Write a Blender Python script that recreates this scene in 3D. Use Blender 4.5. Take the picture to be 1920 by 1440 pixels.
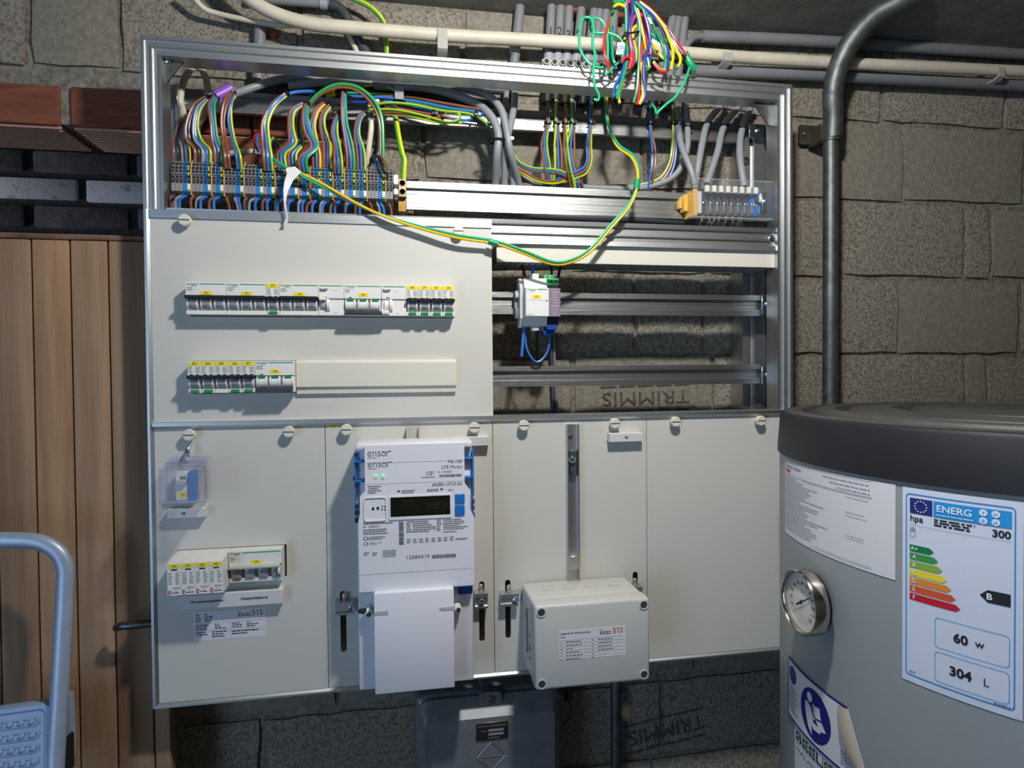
import bpy, bmesh, math, random
from mathutils import Vector, Matrix
for _o in list(bpy.data.objects): bpy.data.objects.remove(_o)
S = bpy.context.scene
COL = S.collection
# ------------------------------------------------------------------ camera
CAM = (0.3581, -0.9719, 1.4791); YAW, PITCH, ROLL, FPX = 0.1730, -0.0179, -0.0088, 1180.0
def _axes():
    cy, sy, cp, sp = math.cos(YAW), math.sin(YAW), math.cos(PITCH), math.sin(PITCH)
    f = Vector((sy*cp, cy*cp, sp)); r = Vector((cy, -sy, 0)); u = r.cross(f)
    c, s = math.cos(ROLL), math.sin(ROLL)
    return c*r+s*u, -s*r+c*u, f
AR, AU, AF = _axes(); CP = Vector(CAM)
cd = bpy.data.cameras.new('camera'); cam = bpy.data.objects.new('camera', cd); COL.objects.link(cam)
cd.sensor_fit = 'HORIZONTAL'; cd.sensor_width = 36.0; cd.lens = FPX/1920*36.0
cd.clip_start = 0.02; cd.clip_end = 50
m = Matrix((AR, AU, -AF)).transposed().to_4x4(); m.translation = CP; cam.matrix_world = m
S.camera = cam
# ------------------------------------------------------------------ world, lights, exposure
wd = bpy.data.worlds.new('world'); S.world = wd; wd.use_nodes = True
bg = wd.node_tree.nodes['Background']; bg.inputs[0].default_value = (0.55, 0.74, 1.0, 1); bg.inputs[1].default_value = 0.05
def area_light(name, loc, target, size, sizey, power, colour):
    l = bpy.data.lights.new(name, 'AREA'); l.shape = 'RECTANGLE'; l.size = size; l.size_y = sizey
    l.energy = power; l.color = colour
    o = bpy.data.objects.new(name, l); COL.objects.link(o); o.location = loc
    o.rotation_euler = (Vector(target)-Vector(loc)).to_track_quat('-Z', 'Y').to_euler(); return o
area_light('daylight_from_doorway', (-1.45, -2.25, 1.15), (0.2, 0, 1.0), 0.9, 1.7, 19, (0.46, 0.68, 1.0))
area_light('added_fill_room_beyond', (-1.9, 0.6, 1.6), (0.2, 0.9, 1.7), 0.5, 0.8, 14.0, (0.75, 0.84, 1.0))  # unseen fill light, added to brighten the far bricks
LAMP = (0.60, -0.55, 2.082)
l = bpy.data.lights.new('ceiling_lamp_light', 'POINT'); l.energy = 32; l.shadow_soft_size = 0.03; l.color = (1.0, 0.975, 0.935)
lo = bpy.data.objects.new('ceiling_lamp_light', l); COL.objects.link(lo); lo.location = LAMP
S.view_settings.view_transform = 'Standard'; S.view_settings.look = 'None'
S.view_settings.exposure = 0.06; S.view_settings.gamma = 1.0; S.view_settings.use_curve_mapping = False
# ------------------------------------------------------------------ helpers
def ray(px, py): return AF + AR*((px-960)/FPX) - AU*((py-720)/FPX)
def U(px, py, Y):
    d = ray(px, py); t = (Y-CP.y)/d.y; q = CP+d*t
    return q.x, q.z
def at(px, py, Y):
    x, z = U(px, py, Y); return Vector((x, Y, z))
def rect(px0, py0, px1, py1, Y):
    my, mx = (py0+py1)/2, (px0+px1)/2
    return U(px0, my, Y)[0], U(px1, my, Y)[0], U(mx, py1, Y)[1], U(mx, py0, Y)[1]   # x0,x1,z0,z1
def lin(h):
    h = h.lstrip('#'); o = []
    for i in (0, 2, 4):
        c = int(h[i:i+2], 16)/255; o.append(c/12.92 if c <= 0.04045 else ((c+0.055)/1.055)**2.4)
    return (*o, 1.0)
MATS = {}
def mat(name, col, rough=0.5, metal=0.0, var=0.0, vscale=20, col2=None, bump=0.0, bscale=200, stretch=None,
        alpha=1.0, emit=None, estr=0.0, spec=0.5, detail=6, thr=None):
    if name in MATS: return MATS[name]
    M = bpy.data.materials.new(name); M.use_nodes = True; nt = M.node_tree; N = nt.nodes; L = nt.links
    b = N['Principled BSDF']; c = lin(col)
    b.inputs['Base Color'].default_value = c; b.inputs['Roughness'].default_value = rough
    b.inputs['Metallic'].default_value = metal; b.inputs['Alpha'].default_value = alpha
    b.inputs['Specular IOR Level'].default_value = spec
    if emit: b.inputs['Emission Color'].default_value = lin(emit); b.inputs['Emission Strength'].default_value = estr
    tc = N.new('ShaderNodeTexCoord'); mp = N.new('ShaderNodeMapping'); L.new(tc.outputs['Object'], mp.inputs[0])
    if stretch: mp.inputs['Scale'].default_value = stretch
    if var or col2:
        n = N.new('ShaderNodeTexNoise'); n.inputs['Scale'].default_value = vscale; n.inputs['Detail'].default_value = detail
        n.inputs['Roughness'].default_value = 0.62
        L.new(mp.outputs[0], n.inputs['Vector']); r = N.new('ShaderNodeValToRGB'); L.new(n.outputs['Fac'], r.inputs[0])
        lo_, hi_ = thr or (0.34, 0.66)
        r.color_ramp.elements[0].position = lo_; r.color_ramp.elements[1].position = hi_
        c2 = lin(col2) if col2 else tuple(min(1, x*(1+var)) for x in c[:3])+(1,)
        c1 = c if col2 else tuple(x*(1-var) for x in c[:3])+(1,)
        r.color_ramp.elements[0].color = c2 if col2 else c1; r.color_ramp.elements[1].color = c1 if col2 else c2
        L.new(r.outputs[0], b.inputs['Base Color'])
    if bump:
        n2 = N.new('ShaderNodeTexNoise'); n2.inputs['Scale'].default_value = bscale; n2.inputs['Detail'].default_value = detail
        n2.inputs['Roughness'].default_value = 0.65
        L.new(mp.outputs[0], n2.inputs['Vector']); bp = N.new('ShaderNodeBump'); bp.inputs['Strength'].default_value = min(1, bump)
        bp.inputs['Distance'].default_value = 0.002*max(1, bump); L.new(n2.outputs['Fac'], bp.inputs['Height']); L.new(bp.outputs[0], b.inputs['Normal'])
    MATS[name] = M; return M
ORG = {}
def setp(o, label, cat, group=None, kind=None):
    if label: o['label'] = label
    if cat: o['category'] = cat
    if group: o['group'] = group
    if kind: o['kind'] = kind
    return o
def thing(name, loc, label, cat, group=None):
    o = bpy.data.objects.new(name, None); COL.objects.link(o); o.location = loc; o.empty_display_size = 0.02
    ORG[o.name] = Vector(loc); return setp(o, label, cat, group)
_TXT = {}
def text_mesh(body, bold=0.0):
    k = (body, bold)
    if k in _TXT: return _TXT[k]
    cu = bpy.data.curves.new('t', 'FONT'); cu.body = body; cu.size = 1; cu.offset = bold; cu.resolution_u = 3; cu.fill_mode = 'FRONT'
    o = bpy.data.objects.new('t', cu); me = bpy.data.meshes.new_from_object(o)
    vs = [v.co.copy() for v in me.vertices]; fs = [tuple(p.vertices) for p in me.polygons]
    bpy.data.objects.remove(o); bpy.data.curves.remove(cu); bpy.data.meshes.remove(me)
    x0 = min(v.x for v in vs); x1 = max(v.x for v in vs); y0 = min(v.y for v in vs); y1 = max(v.y for v in vs)
    r = ([((v.x-x0), (v.y-y0)) for v in vs], fs, x1-x0, y1-y0); _TXT[k] = r; return r
class MB:
    def __init__(s): s.bm = bmesh.new()
    def poly(s, pts, mi=0):
        f = s.bm.faces.new([s.bm.verts.new(p) for p in pts]); f.material_index = mi; return s
    def box(s, x0, x1, y0, y1, z0, z1, b=0.0, seg=1, mi=0, rot=None):
        if x1 < x0: x0, x1 = x1, x0
        if y1 < y0: y0, y1 = y1, y0
        if z1 < z0: z0, z1 = z1, z0
        c = Vector(((x0+x1)/2, (y0+y1)/2, (z0+z1)/2))
        M4 = Matrix.Translation(c) @ (rot.to_4x4() if rot else Matrix()) @ Matrix.Diagonal((x1-x0, y1-y0, z1-z0, 1))
        nf = len(s.bm.faces)
        g = bmesh.ops.create_cube(s.bm, size=1, matrix=M4)
        if b > 0:
            es = list({e for v in g['verts'] for e in v.link_edges})
            bmesh.ops.bevel(s.bm, geom=es, offset=min(b, 0.49*min(x1-x0, y1-y0, z1-z0)), segments=seg, profile=0.5, affect='EDGES')
        if mi:
            s.bm.faces.ensure_lookup_table()
            for f in s.bm.faces[nf:]: f.material_index = mi
        return s
    def sec_x(s, sec, x0, x1, mi=0):          # polygon of (y,z) extruded along x
        a = [s.bm.verts.new((x0, y, z)) for y, z in sec]; b = [s.bm.verts.new((x1, y, z)) for y, z in sec]; n = len(sec)
        fs = [s.bm.faces.new((a[i], a[(i+1) % n], b[(i+1) % n], b[i])) for i in range(n)]
        fs.append(s.bm.faces.new(a[::-1])); fs.append(s.bm.faces.new(b))
        for f in fs: f.material_index = mi
        return s
    def sec_z(s, sec, z0, z1):                # polygon of (x,y) extruded along z
        a = [s.bm.verts.new((x, y, z0)) for x, y in sec]; b = [s.bm.verts.new((x, y, z1)) for x, y in sec]; n = len(sec)
        for i in range(n): s.bm.faces.new((a[i], a[(i+1) % n], b[(i+1) % n], b[i]))
        s.bm.faces.new(a[::-1]); s.bm.faces.new(b); return s
    def sec_y(s, sec, y0, y1):                # polygon of (x,z) extruded along y
        a = [s.bm.verts.new((x, y0, z)) for x, z in sec]; b = [s.bm.verts.new((x, y1, z)) for x, z in sec]; n = len(sec)
        for i in range(n): s.bm.faces.new((a[i], a[(i+1) % n], b[(i+1) % n], b[i]))
        s.bm.faces.new(a[::-1]); s.bm.faces.new(b); return s
    def cyl(s, p0, p1, r0, r1=None, n=16, mi=0, cap=True):
        p0, p1 = Vector(p0), Vector(p1); r1 = r0 if r1 is None else r1; d = (p1-p0).normalized()
        a = d.orthogonal().normalized(); b = d.cross(a)
        v = [[s.bm.verts.new(p+(a*math.cos(t)+b*math.sin(t))*r) for t in (2*math.pi*i/n for i in range(n))] for p, r in ((p0, r0), (p1, r1))]
        fs = [s.bm.faces.new((v[0][i], v[0][(i+1) % n], v[1][(i+1) % n], v[1][i])) for i in range(n)]
        if cap: fs += [s.bm.faces.new(v[0][::-1]), s.bm.faces.new(v[1])]
        for f in fs: f.material_index = mi
        return s
    def lathe(s, prof, c, ax=Vector((0, 0, 1)), n=32, cap0=True, cap1=True):   # prof: (radius, height along ax)
        ax = Vector(ax).normalized(); a = ax.orthogonal().normalized(); b = ax.cross(a); c = Vector(c)
        rings = [[s.bm.verts.new(c+ax*h+(a*math.cos(2*math.pi*i/n)+b*math.sin(2*math.pi*i/n))*r) for i in range(n)] for r, h in prof]
        for k in range(len(rings)-1):
            for i in range(n): s.bm.faces.new((rings[k][i], rings[k][(i+1) % n], rings[k+1][(i+1) % n], rings[k+1][i]))
        if cap0: s.bm.faces.new(rings[0][::-1])
        if cap1: s.bm.faces.new(rings[-1])
        return s
    def tube(s, pts, r, n=8, sub=5, stripe=False, flat=1.0, taper=None):
        P = smooth(pts, sub); k = len(P)
        T = [(P[min(i+1, k-1)]-P[max(i-1, 0)]).normalized() for i in range(k)]
        a = T[0].orthogonal().normalized()
        if abs(T[0].y) < 0.9: a = (Vector((0, 1, 0))-T[0]*T[0].y).normalized()
        rings = []
        for i in range(k):
            a = (a-T[i]*a.dot(T[i])).normalized(); b = T[i].cross(a)
            ri = r if not taper else r*(1+(taper-1)*i/(k-1))
            rings.append([s.bm.verts.new(P[i]+(a*math.cos(2*math.pi*j/n)*flat+b*math.sin(2*math.pi*j/n))*ri) for j in range(n)])
        for i in range(k-1):
            for j in range(n):
                f = s.bm.faces.new((rings[i][j], rings[i][(j+1) % n], rings[i+1][(j+1) % n], rings[i+1][j]))
                if stripe: f.material_index = 1 if (j % n) < n//2 else 0
        s.bm.faces.new(rings[0][::-1]); s.bm.faces.new(rings[-1]); return s
    def plate(s, outer, holes, y0, y1):       # flat plate in xz with holes, y0 front
        loops = [outer]+holes
        for Y in (y0, y1):
            es = []; 
            for lp in loops:
                v = [s.bm.verts.new((x, Y, z)) for x, z in lp]
                es += [s.bm.edges.new((v[i], v[(i+1) % len(v)])) for i in range(len(v))]
            bmesh.ops.triangle_fill(s.bm, use_beauty=True, edges=es, normal=(0, -1 if Y == y0 else 1, 0))
        for lp in loops:
            for i in range(len(lp)):
                (xa, za), (xb, zb) = lp[i], lp[(i+1) % len(lp)]
                s.poly([(xa, y0, za), (xb, y0, zb), (xb, y1, zb), (xa, y1, za)])
        return s
    def text(s, body, cx, cz, y, h, w=None, rot=0.0, bold=0.0, align='C'):
        vs, fs, W, H = text_mesh(body, bold); sz = h/H; sx = sz if w is None else w/W
        ca, sa = math.cos(rot), math.sin(rot); off = {'C': W/2, 'L': 0, 'R': W}[align]; nv = []
        for x, z in vs:
            px_, pz = (x-off)*sx, (z-H/2)*sz
            nv.append(s.bm.verts.new((cx+px_*ca-pz*sa, y, cz+px_*sa+pz*ca)))
        for f in fs: s.bm.faces.new([nv[i] for i in f])
        return s
    def quad(s, x0, x1, z0, z1, y, mi=0, nx=1):
        for i in range(nx):
            a, b = x0+(x1-x0)*i/nx, x0+(x1-x0)*(i+1)/nx
            s.poly([(a, y, z0), (b, y, z0), (b, y, z1), (a, y, z1)], mi)
        return s
    def lines(s, x0, x1, z0, z1, y, n, rnd, h=0.45, lo=0.5, hi=1.0, word=0.0035):   # unreadable small print: rows of word-length dashes
        dz = (z1-z0)/n
        for i in range(n):
            zc = z1-dz*(i+0.5); x = x0; xe = x0+(x1-x0)*rnd.uniform(lo, hi)
            while x < xe:
                w = min(word*rnd.uniform(0.5, 1.6), xe-x); s.quad(x, x+w, zc-dz*h/2, zc+dz*h/2, y); x += w+word*0.25
        return s
    def disc(s, cx, cz, y, r, n=20, rx=None):
        return s.poly([(cx+(rx or r)*math.cos(2*math.pi*i/n), y, cz+r*math.sin(2*math.pi*i/n)) for i in range(n)])
    def map(s, fn):
        for v in s.bm.verts: v.co = fn(v.co)
        return s
    def build(s, name, m, parent=None, smooth_deg=38, label=None, cat=None, group=None, kind=None, origin=None, weld=True):
        bm = s.bm
        if weld: bmesh.ops.remove_doubles(bm, verts=bm.verts, dist=1e-6)
        bmesh.ops.recalc_face_normals(bm, faces=bm.faces)
        if parent is not None: org = ORG[parent.name]
        elif origin is not None: org = Vector(origin)
        else:
            xs = [v.co for v in bm.verts]
            org = Vector(((min(v.x for v in xs)+max(v.x for v in xs))/2, (min(v.y for v in xs)+max(v.y for v in xs))/2, min(v.z for v in xs)))
        bmesh.ops.translate(bm, verts=bm.verts, vec=-org)
        me = bpy.data.meshes.new(name); bm.to_mesh(me); bm.free()
        for mm in (m if isinstance(m, (list, tuple)) else [m]): me.materials.append(mm)
        if smooth_deg: me.shade_smooth(); me.set_sharp_from_angle(angle=math.radians(smooth_deg))
        o = bpy.data.objects.new(name, me); COL.objects.link(o)
        if parent is not None: o.parent = parent
        else: o.location = org
        if name in ('printed_text', 'small_print'): o['kind'] = 'stuff'
        ORG[o.name] = org; return setp(o, label, cat, group, kind)
def smooth(pts, sub=5):
    P = [Vector(p) for p in pts]
    if len(P) < 3 or sub <= 1: return P
    out = []
    for i in range(len(P)-1):
        p0 = P[i-1] if i else P[0]*2-P[1]; p1, p2 = P[i], P[i+1]; p3 = P[i+2] if i+2 < len(P) else P[-1]*2-P[-2]
        for k in range(sub):
            t = k/sub
            out.append(0.5*((2*p1)+(p2-p0)*t+(2*p0-5*p1+4*p2-p3)*t*t+(3*p1-p0-3*p2+p3)*t**3))
    out.append(P[-1]); return out
def ext(p, q, f=1.0):                    # a further point in the direction p -> q
    return Vector(q)+(Vector(q)-Vector(p))*f
def pp(lst, y=None):                     # pixel points with depth -> world points
    o = []
    for q in lst:
        Y = q[2] if len(q) > 2 else y
        o.append(at(q[0], q[1], Y))
    return o
def rr(x0, x1, z0, z1, r, n=5):          # rounded rectangle loop
    o = []
    for cx, cz, a0 in ((x1-r, z1-r, 0), (x0+r, z1-r, 90), (x0+r, z0+r, 180), (x1-r, z0+r, 270)):
        for i in range(n+1):
            a = math.radians(a0+90*i/n); o.append((cx+r*math.cos(a), cz+r*math.sin(a)))
    return o
def copy_tree(o, dloc, parent=None):
    c = o.copy(); COL.objects.link(c); c.parent = parent
    if parent is None: c.location = o.location+Vector(dloc); ORG[c.name] = ORG[o.name]+Vector(dloc)
    for ch in o.children:
        copy_tree(ch, dloc, c)
    return c
# ------------------------------------------------------------------ materials
ALU = mat('aluminium', '#C8CACA', 0.44, 1.0, 0.07, 60, bump=0.12, bscale=300, stretch=(0.06, 1, 1))
ALUV = mat('aluminium_vertical', '#C4C6C6', 0.42, 1.0, 0.07, 60, bump=0.12, bscale=300, stretch=(1, 1, 0.06))
ALUR = mat('aluminium_rail', '#A6A8A8', 0.40, 1.0, 0.16, 60, bump=0.3, bscale=300, stretch=(0.03, 1, 1))
ZINC = mat('zinc_plated_steel', '#B9C6CE', 0.28, 1.0, 0.12, 90)
STEEL = mat('galvanised_steel', '#666B6A', 0.5, 0.8, 0.32, 45, bump=0.15, bscale=150)
COVER = mat('grey_cover_sheet', '#CBC9C1', 0.45, 0, 0.01, 3)
WHITE = mat('white_plastic', '#E4E3E0', 0.38)
OFFW = mat('off_white_plastic', '#D8D4C6', 0.45)
METERW = mat('meter_white_plastic', '#E0E0E8', 0.40)
BLACK = mat('black_plastic', '#15161A', 0.40)
INK = mat('black_ink', '#16161A', 0.6)
GINK = mat('grey_ink', '#6A6A6E', 0.6)
DARKG = mat('dark_grey_plastic', '#3A3C42', 0.40)
YLAB = mat('yellow_label', '#F3DF10', 0.45)
GREEN = mat('green_plastic', '#0E8A4A', 0.40)
GRNP = mat('green_print', '#19965A', 0.5)
TOGG = mat('clear_grey_toggle', '#A9A8AC', 0.18)
BLUEP = mat('blue_plastic', '#1E6FBF', 0.35)
DBLUE = mat('dark_blue_plastic', '#124A92', 0.30)
CREAM = mat('cream_pvc', '#CFC7B4', 0.45, 0, 0.10, 30)
GPVC = mat('grey_pvc', '#77797B', 0.45, 0, 0.08, 25)
GCAB = mat('grey_cable_sheath', '#868A8E', 0.42, 0, 0.05, 40)
DCAB = mat('dark_grey_cable_sheath', '#3B3F44', 0.45)
WCOL = {'brown': mat('brown_wire', '#8A4F36', 0.35), 'black': mat('black_wire', '#1B1B1F', 0.35), 'grey': mat('grey_wire', '#8C9094', 0.35),
        'blue': mat('blue_wire', '#2F6FC4', 0.33), 'yellow': mat('yellow_wire', '#E2C21C', 0.35), 'green': mat('green_wire', '#2E9A52', 0.35),
        'lime': mat('lime_wire', '#B4C31E', 0.35), 'red': mat('red_wire', '#D0202C', 0.35), 'teal': mat('teal_green_wire', '#118A5C', 0.35),
        'navy': mat('navy_wire', '#22409A', 0.35), 'gold': mat('golden_yellow_wire', '#EDBB12', 0.35), 'pink': mat('pink_red_wire', '#E0364E', 0.35),
        'jade': mat('jade_wire', '#1FA878', 0.35), 'white': mat('white_wire', '#D9D5C8', 0.4)}
PAPER = mat('white_paper', '#DAD9DE', 0.55)
BRASS = mat('brass', '#B08A4A', 0.35, 1.0, 0.25, 80)
TERMG = mat('terminal_grey', '#8A8887', 0.45); TERMB = mat('terminal_blue', '#1E7FD0', 0.4); TERMY = mat('terminal_green_yellow', '#7DB23A', 0.42)
SEPO = mat('terminal_orange_separator', '#E0A683', 0.5)
CLEAR = mat('clear_polycarbonate', '#B9BEDC', 0.06, alpha=0.22)
CLEARE = mat('clear_polycarbonate_edge', '#B4B4D4', 0.08, alpha=0.34)
BRICKM = mat('concrete_block', '#ADA699', 0.95, 0, 0, 190, col2='#77705F', bump=2.6, bscale=300, detail=9, thr=(0.36, 0.58), spec=0.2)
BRICK2 = mat('concrete_block_fine', '#A39C8F', 0.95, 0, 0, 110, col2='#867F70', bump=1.8, bscale=360, detail=9, spec=0.2)
MORTAR = mat('mortar', '#9C9588', 0.95, 0, 0, 90, col2='#6B655A', bump=2.2, bscale=130, detail=9, spec=0.2)
CLAY = mat('clay_brick', '#8A5540', 0.9, 0, 0, 60, col2='#6C4232', bump=0.7, bscale=160, stretch=(0.3, 1, 1.6), spec=0.2)
CLAYL = mat('daylit_clay', '#B98E7C', 0.9, 0, 0.12, 60, bump=0.5, bscale=160, spec=0.2)  # lintel ribs paler: daylight from below put into the colour
CONC = mat('ceiling_concrete', '#8C8D83', 0.95, 0, 0, 14, col2='#757670', bump=0.6, bscale=60, spec=0.15)
WOOD = mat('door_wood', '#B29276', 0.7, 0, 0, 26, col2='#8A6C52', bump=0.35, bscale=120, stretch=(1.0, 1, 0.06), detail=8, spec=0.3)
# ------------------------------------------------------------------ the setting
YW = 0.13; CEIL = 2.116
rnd = random.Random(7)
WPL = mat('rear_plaster', '#8A867D', 0.9, 0, 0.06, 5)
MB().box(-0.85, 3.2, -2.55, -2.4, 0, CEIL).build('wall_rear', WPL, label='pale plastered wall behind the viewer', kind='structure')
MB().box(2.75, 2.9, -2.4, YW, 0, CEIL).build('wall_right', WPL, label='pale plastered wall far to the right', kind='structure')
MB().box(-2.2, 3.2, -3.2, 1.1, -0.05, 0.0).build('floor', mat('floor_concrete', '#6E6C67', 0.9, 0, 0.15, 6), label='grey concrete floor of the cellar', kind='structure')
cb = MB()
cb.box(-2.2, 3.2, -3.2, 1.1, CEIL, CEIL+0.15)
cb.build('ceiling', CONC, label='rough dark concrete ceiling slab above the panel', kind='structure')
wb = MB(); DX = -0.0187
wb.box(DX, 3.2, YW+0.009, YW+0.13, 0, CEIL); wb.box(-2.2, DX, YW+0.009, YW+0.13, 1.931, CEIL); wb.box(-2.2, -0.75, YW+0.007, YW+0.13, 0, 1.931)
WALL = wb.build('wall_back', MORTAR, label='unplastered wall of grey concrete blocks behind the panel', kind='structure', origin=(0, YW, 0))
def block(x0, x1, z0, z1, m, depth=0.012, nx=7, nz=4, amp=0.0014, gap=0.0052, rn=rnd, name='concrete_block'):
    x0 += gap*rn.uniform(0.5, 1.5); x1 -= gap*rn.uniform(0.5, 1.5); z0 += gap*rn.uniform(0.5, 2.0); z1 -= gap*rn.uniform(0.4, 1.6)
    b = MB(); V = []
    for j in range(nz+1):
        row = []
        for i in range(nx+1):
            ex = (i in (0, nx)); ez = (j in (0, nz))
            y = YW+rn.uniform(0, amp)+(0.003*rn.uniform(0.4, 1.3) if (ex or ez) else 0)+(0.002 if ex and ez else 0)
            x = x0+(x1-x0)*i/nx+(rn.uniform(-1, 1)*0.0022 if ex else 0); z = z0+(z1-z0)*j/nz+(rn.uniform(-1, 1)*0.0022 if ez else 0)
            row.append(b.bm.verts.new((x, y, z)))
        V.append(row)
    for j in range(nz):
        for i in range(nx): b.bm.faces.new((V[j][i], V[j][i+1], V[j+1][i+1], V[j+1][i]))
    ring = V[0][:]+[r[-1] for r in V[1:]]+V[-1][-2::-1]+[r[0] for r in V[-2:0:-1]]
    back = [b.bm.verts.new((v.co.x, YW+depth, v.co.z)) for v in ring]
    for i in range(len(ring)): b.bm.faces.new((ring[i], back[i], back[(i+1) % len(ring)], ring[(i+1) % len(ring)]))
    return b.build(name, m, WALL, smooth_deg=50)
ROWS = [(1.963, CEIL-0.001, [-0.78, -0.49, -0.2102, -0.0772, 0.197, 0.47, 0.742, 1.02, 1.2988, 1.5827, 1.86, 2.14, 2.42]),
        (1.811, 1.963, [0.262, 0.398, 0.53, 0.7975, 1.07, 1.3458, 1.63, 1.91, 2.19, 2.45]),
        (1.660, 1.811, [DX, 0.105, 0.378, 0.66, 0.93, 1.21, 1.4877, 1.551, 1.83, 2.11, 2.4]),
        (1.509, 1.660, [DX, 0.25, 0.51, 0.7805, 0.9171, 1.06, 1.3358, 1.6218, 1.9, 2.18, 2.45]),
        (1.358, 1.509, [DX, 0.11, 0.39, 0.6631, 0.9349, 1.21, 1.493, 1.5438, 1.83, 2.11, 2.4]),
        (1.207, 1.358, [DX, 0.25, 0.53, 0.80, 1.08, 1.36, 1.64, 1.92, 2.2]),
        (1.056, 1.207, [DX, 0.11, 0.39, 0.66, 0.94, 1.22, 1.5, 1.78, 2.06]),
        (0.905, 1.056, [DX, 0.24, 0.40, 0.66, 0.90, 1.17, 1.44, 1.72, 2.0]),
        (0.754, 0.905, [DX, 0.12, 0.40, 0.56, 0.83, 1.11, 1.39, 1.67]),
        (0.603, 0.754, [DX, 0.25, 0.53, 0.81, 1.08, 1.36, 1.64])]
for z0, z1, js in ROWS:
    for a, b_ in zip(js, js[1:]):
        block(a, b_, z0, z1, BRICKM if rnd.random() < 0.6 else BRICK2, nx=max(2, int((b_-a)/0.035)))
# hollow clay lintel bricks over the doorway (ribbed undersides show) and clay fill below them
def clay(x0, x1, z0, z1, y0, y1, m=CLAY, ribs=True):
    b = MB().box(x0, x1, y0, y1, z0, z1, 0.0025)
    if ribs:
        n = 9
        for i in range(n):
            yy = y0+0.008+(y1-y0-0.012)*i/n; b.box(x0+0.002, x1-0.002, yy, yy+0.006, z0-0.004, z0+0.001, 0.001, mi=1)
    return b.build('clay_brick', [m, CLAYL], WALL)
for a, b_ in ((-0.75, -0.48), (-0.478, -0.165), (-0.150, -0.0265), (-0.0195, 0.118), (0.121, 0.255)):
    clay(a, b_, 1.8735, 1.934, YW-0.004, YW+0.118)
for a, b_, z0, z1 in ((DX+0.001, 0.09, 1.813, 1.868), (0.094, 0.175, 1.813, 1.869), (0.18, 0.258, 1.813, 1.868)):
    clay(a, b_, z0, z1, YW-0.002, YW+0.05, ribs=False)
MB().box(-0.166, -0.149, YW+0.001, YW+0.11, 1.876, 1.933).build('mortar_joint', MORTAR, WALL)
# clay packing pieces at the ceiling, by the conduits
for px0, py0, px1, py1 in ((1034, -14, 1086, 18), (1120, -14, 1172, 29)):
    x0, x1, z0, z1 = rect(px0, py0, px1, py1, YW-0.03); clay(x0, x1, z0, min(z1, CEIL), YW-0.03, YW+0.004, ribs=False)
x0, x1, z0, z1 = rect(505, 55, 521, 71, YW-0.004)
b = MB().sec_y([(x0, z0+0.004), (x0+0.004, z1), (x1-0.003, z1-0.003), (x1, z0+0.006), (x1-0.005, z0)], YW-0.006, YW+0.004).build('clay_brick', CLAY, WALL)
# maker's stamp painted upside down on two blocks
STAMP = mat('black_stencil_paint', '#2E2A25', 0.9, 0, 0, 700, col2='#8A8375', thr=(0.38, 0.52))
def stamp(pa, pb, pc, rot, hgt):
    b = MB(); cx, cz = U(*pa, YW-0.001); x0 = U(*pb, YW-0.001)[0]; x1 = U(*pc, YW-0.001)[0]
    b.text('TRIMMIS', cx, cz, YW-0.001, hgt, w=(x1-x0), rot=math.pi+rot, bold=0.0)
    for s_ in (-1, 1):
        n = 5
        for k in range(n):
            a = -0.5+(k+0.06)/n; e = -0.5+(k+0.9)/n; dz = s_*hgt*0.95
            P = [((x1-x0)*1.05*t, dz+w) for t, w in ((a, -0.002), (e, -0.0014), (e, 0.0014), (a, 0.002))]
            b.poly([(cx+p*math.cos(rot)-q*math.sin(rot), YW-0.001, cz+p*math.sin(rot)+q*math.cos(rot)) for p, q in P])
    b.build('stencil_lettering', STAMP, WALL, smooth_deg=0)
stamp((1212, 746), (1128, 746), (1292, 746), 0.02, 0.024)
stamp((1250, 1370), (1180, 1370), (1322, 1370), 0.13, 0.027)
# the dark room seen through the gap above the door: a far brick wall
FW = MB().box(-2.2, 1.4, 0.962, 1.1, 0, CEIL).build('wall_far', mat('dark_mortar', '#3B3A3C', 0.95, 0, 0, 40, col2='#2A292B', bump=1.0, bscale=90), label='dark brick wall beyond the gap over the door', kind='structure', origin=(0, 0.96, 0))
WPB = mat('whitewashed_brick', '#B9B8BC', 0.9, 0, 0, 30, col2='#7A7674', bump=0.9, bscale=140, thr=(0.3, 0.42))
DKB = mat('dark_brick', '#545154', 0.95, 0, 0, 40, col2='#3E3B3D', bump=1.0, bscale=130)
z_top = U(150, 336, 0.95)[1]; z_bot = U(150, 376, 0.95)[1]; hh = z_top-z_bot
for r_ in range(-3, 5):
    zz1 = z_top-(hh+0.016)*r_; off = 0.0 if r_ % 2 == 0 else 0.13
    xs0 = U(-40, 350, 0.95)[0]; bl = U(160, 355, 0.95)[0]-U(-40, 355, 0.95)[0]
    for k in range(-2, 4):
        a = xs0+k*bl+off; e = a+bl-0.022
        MB().box(a, e, 0.95, 0.97, zz1-hh+rnd.uniform(-.002, .002), zz1, 0.006, 2).build('brick', WPB if r_ == 0 else DKB, FW)
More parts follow.
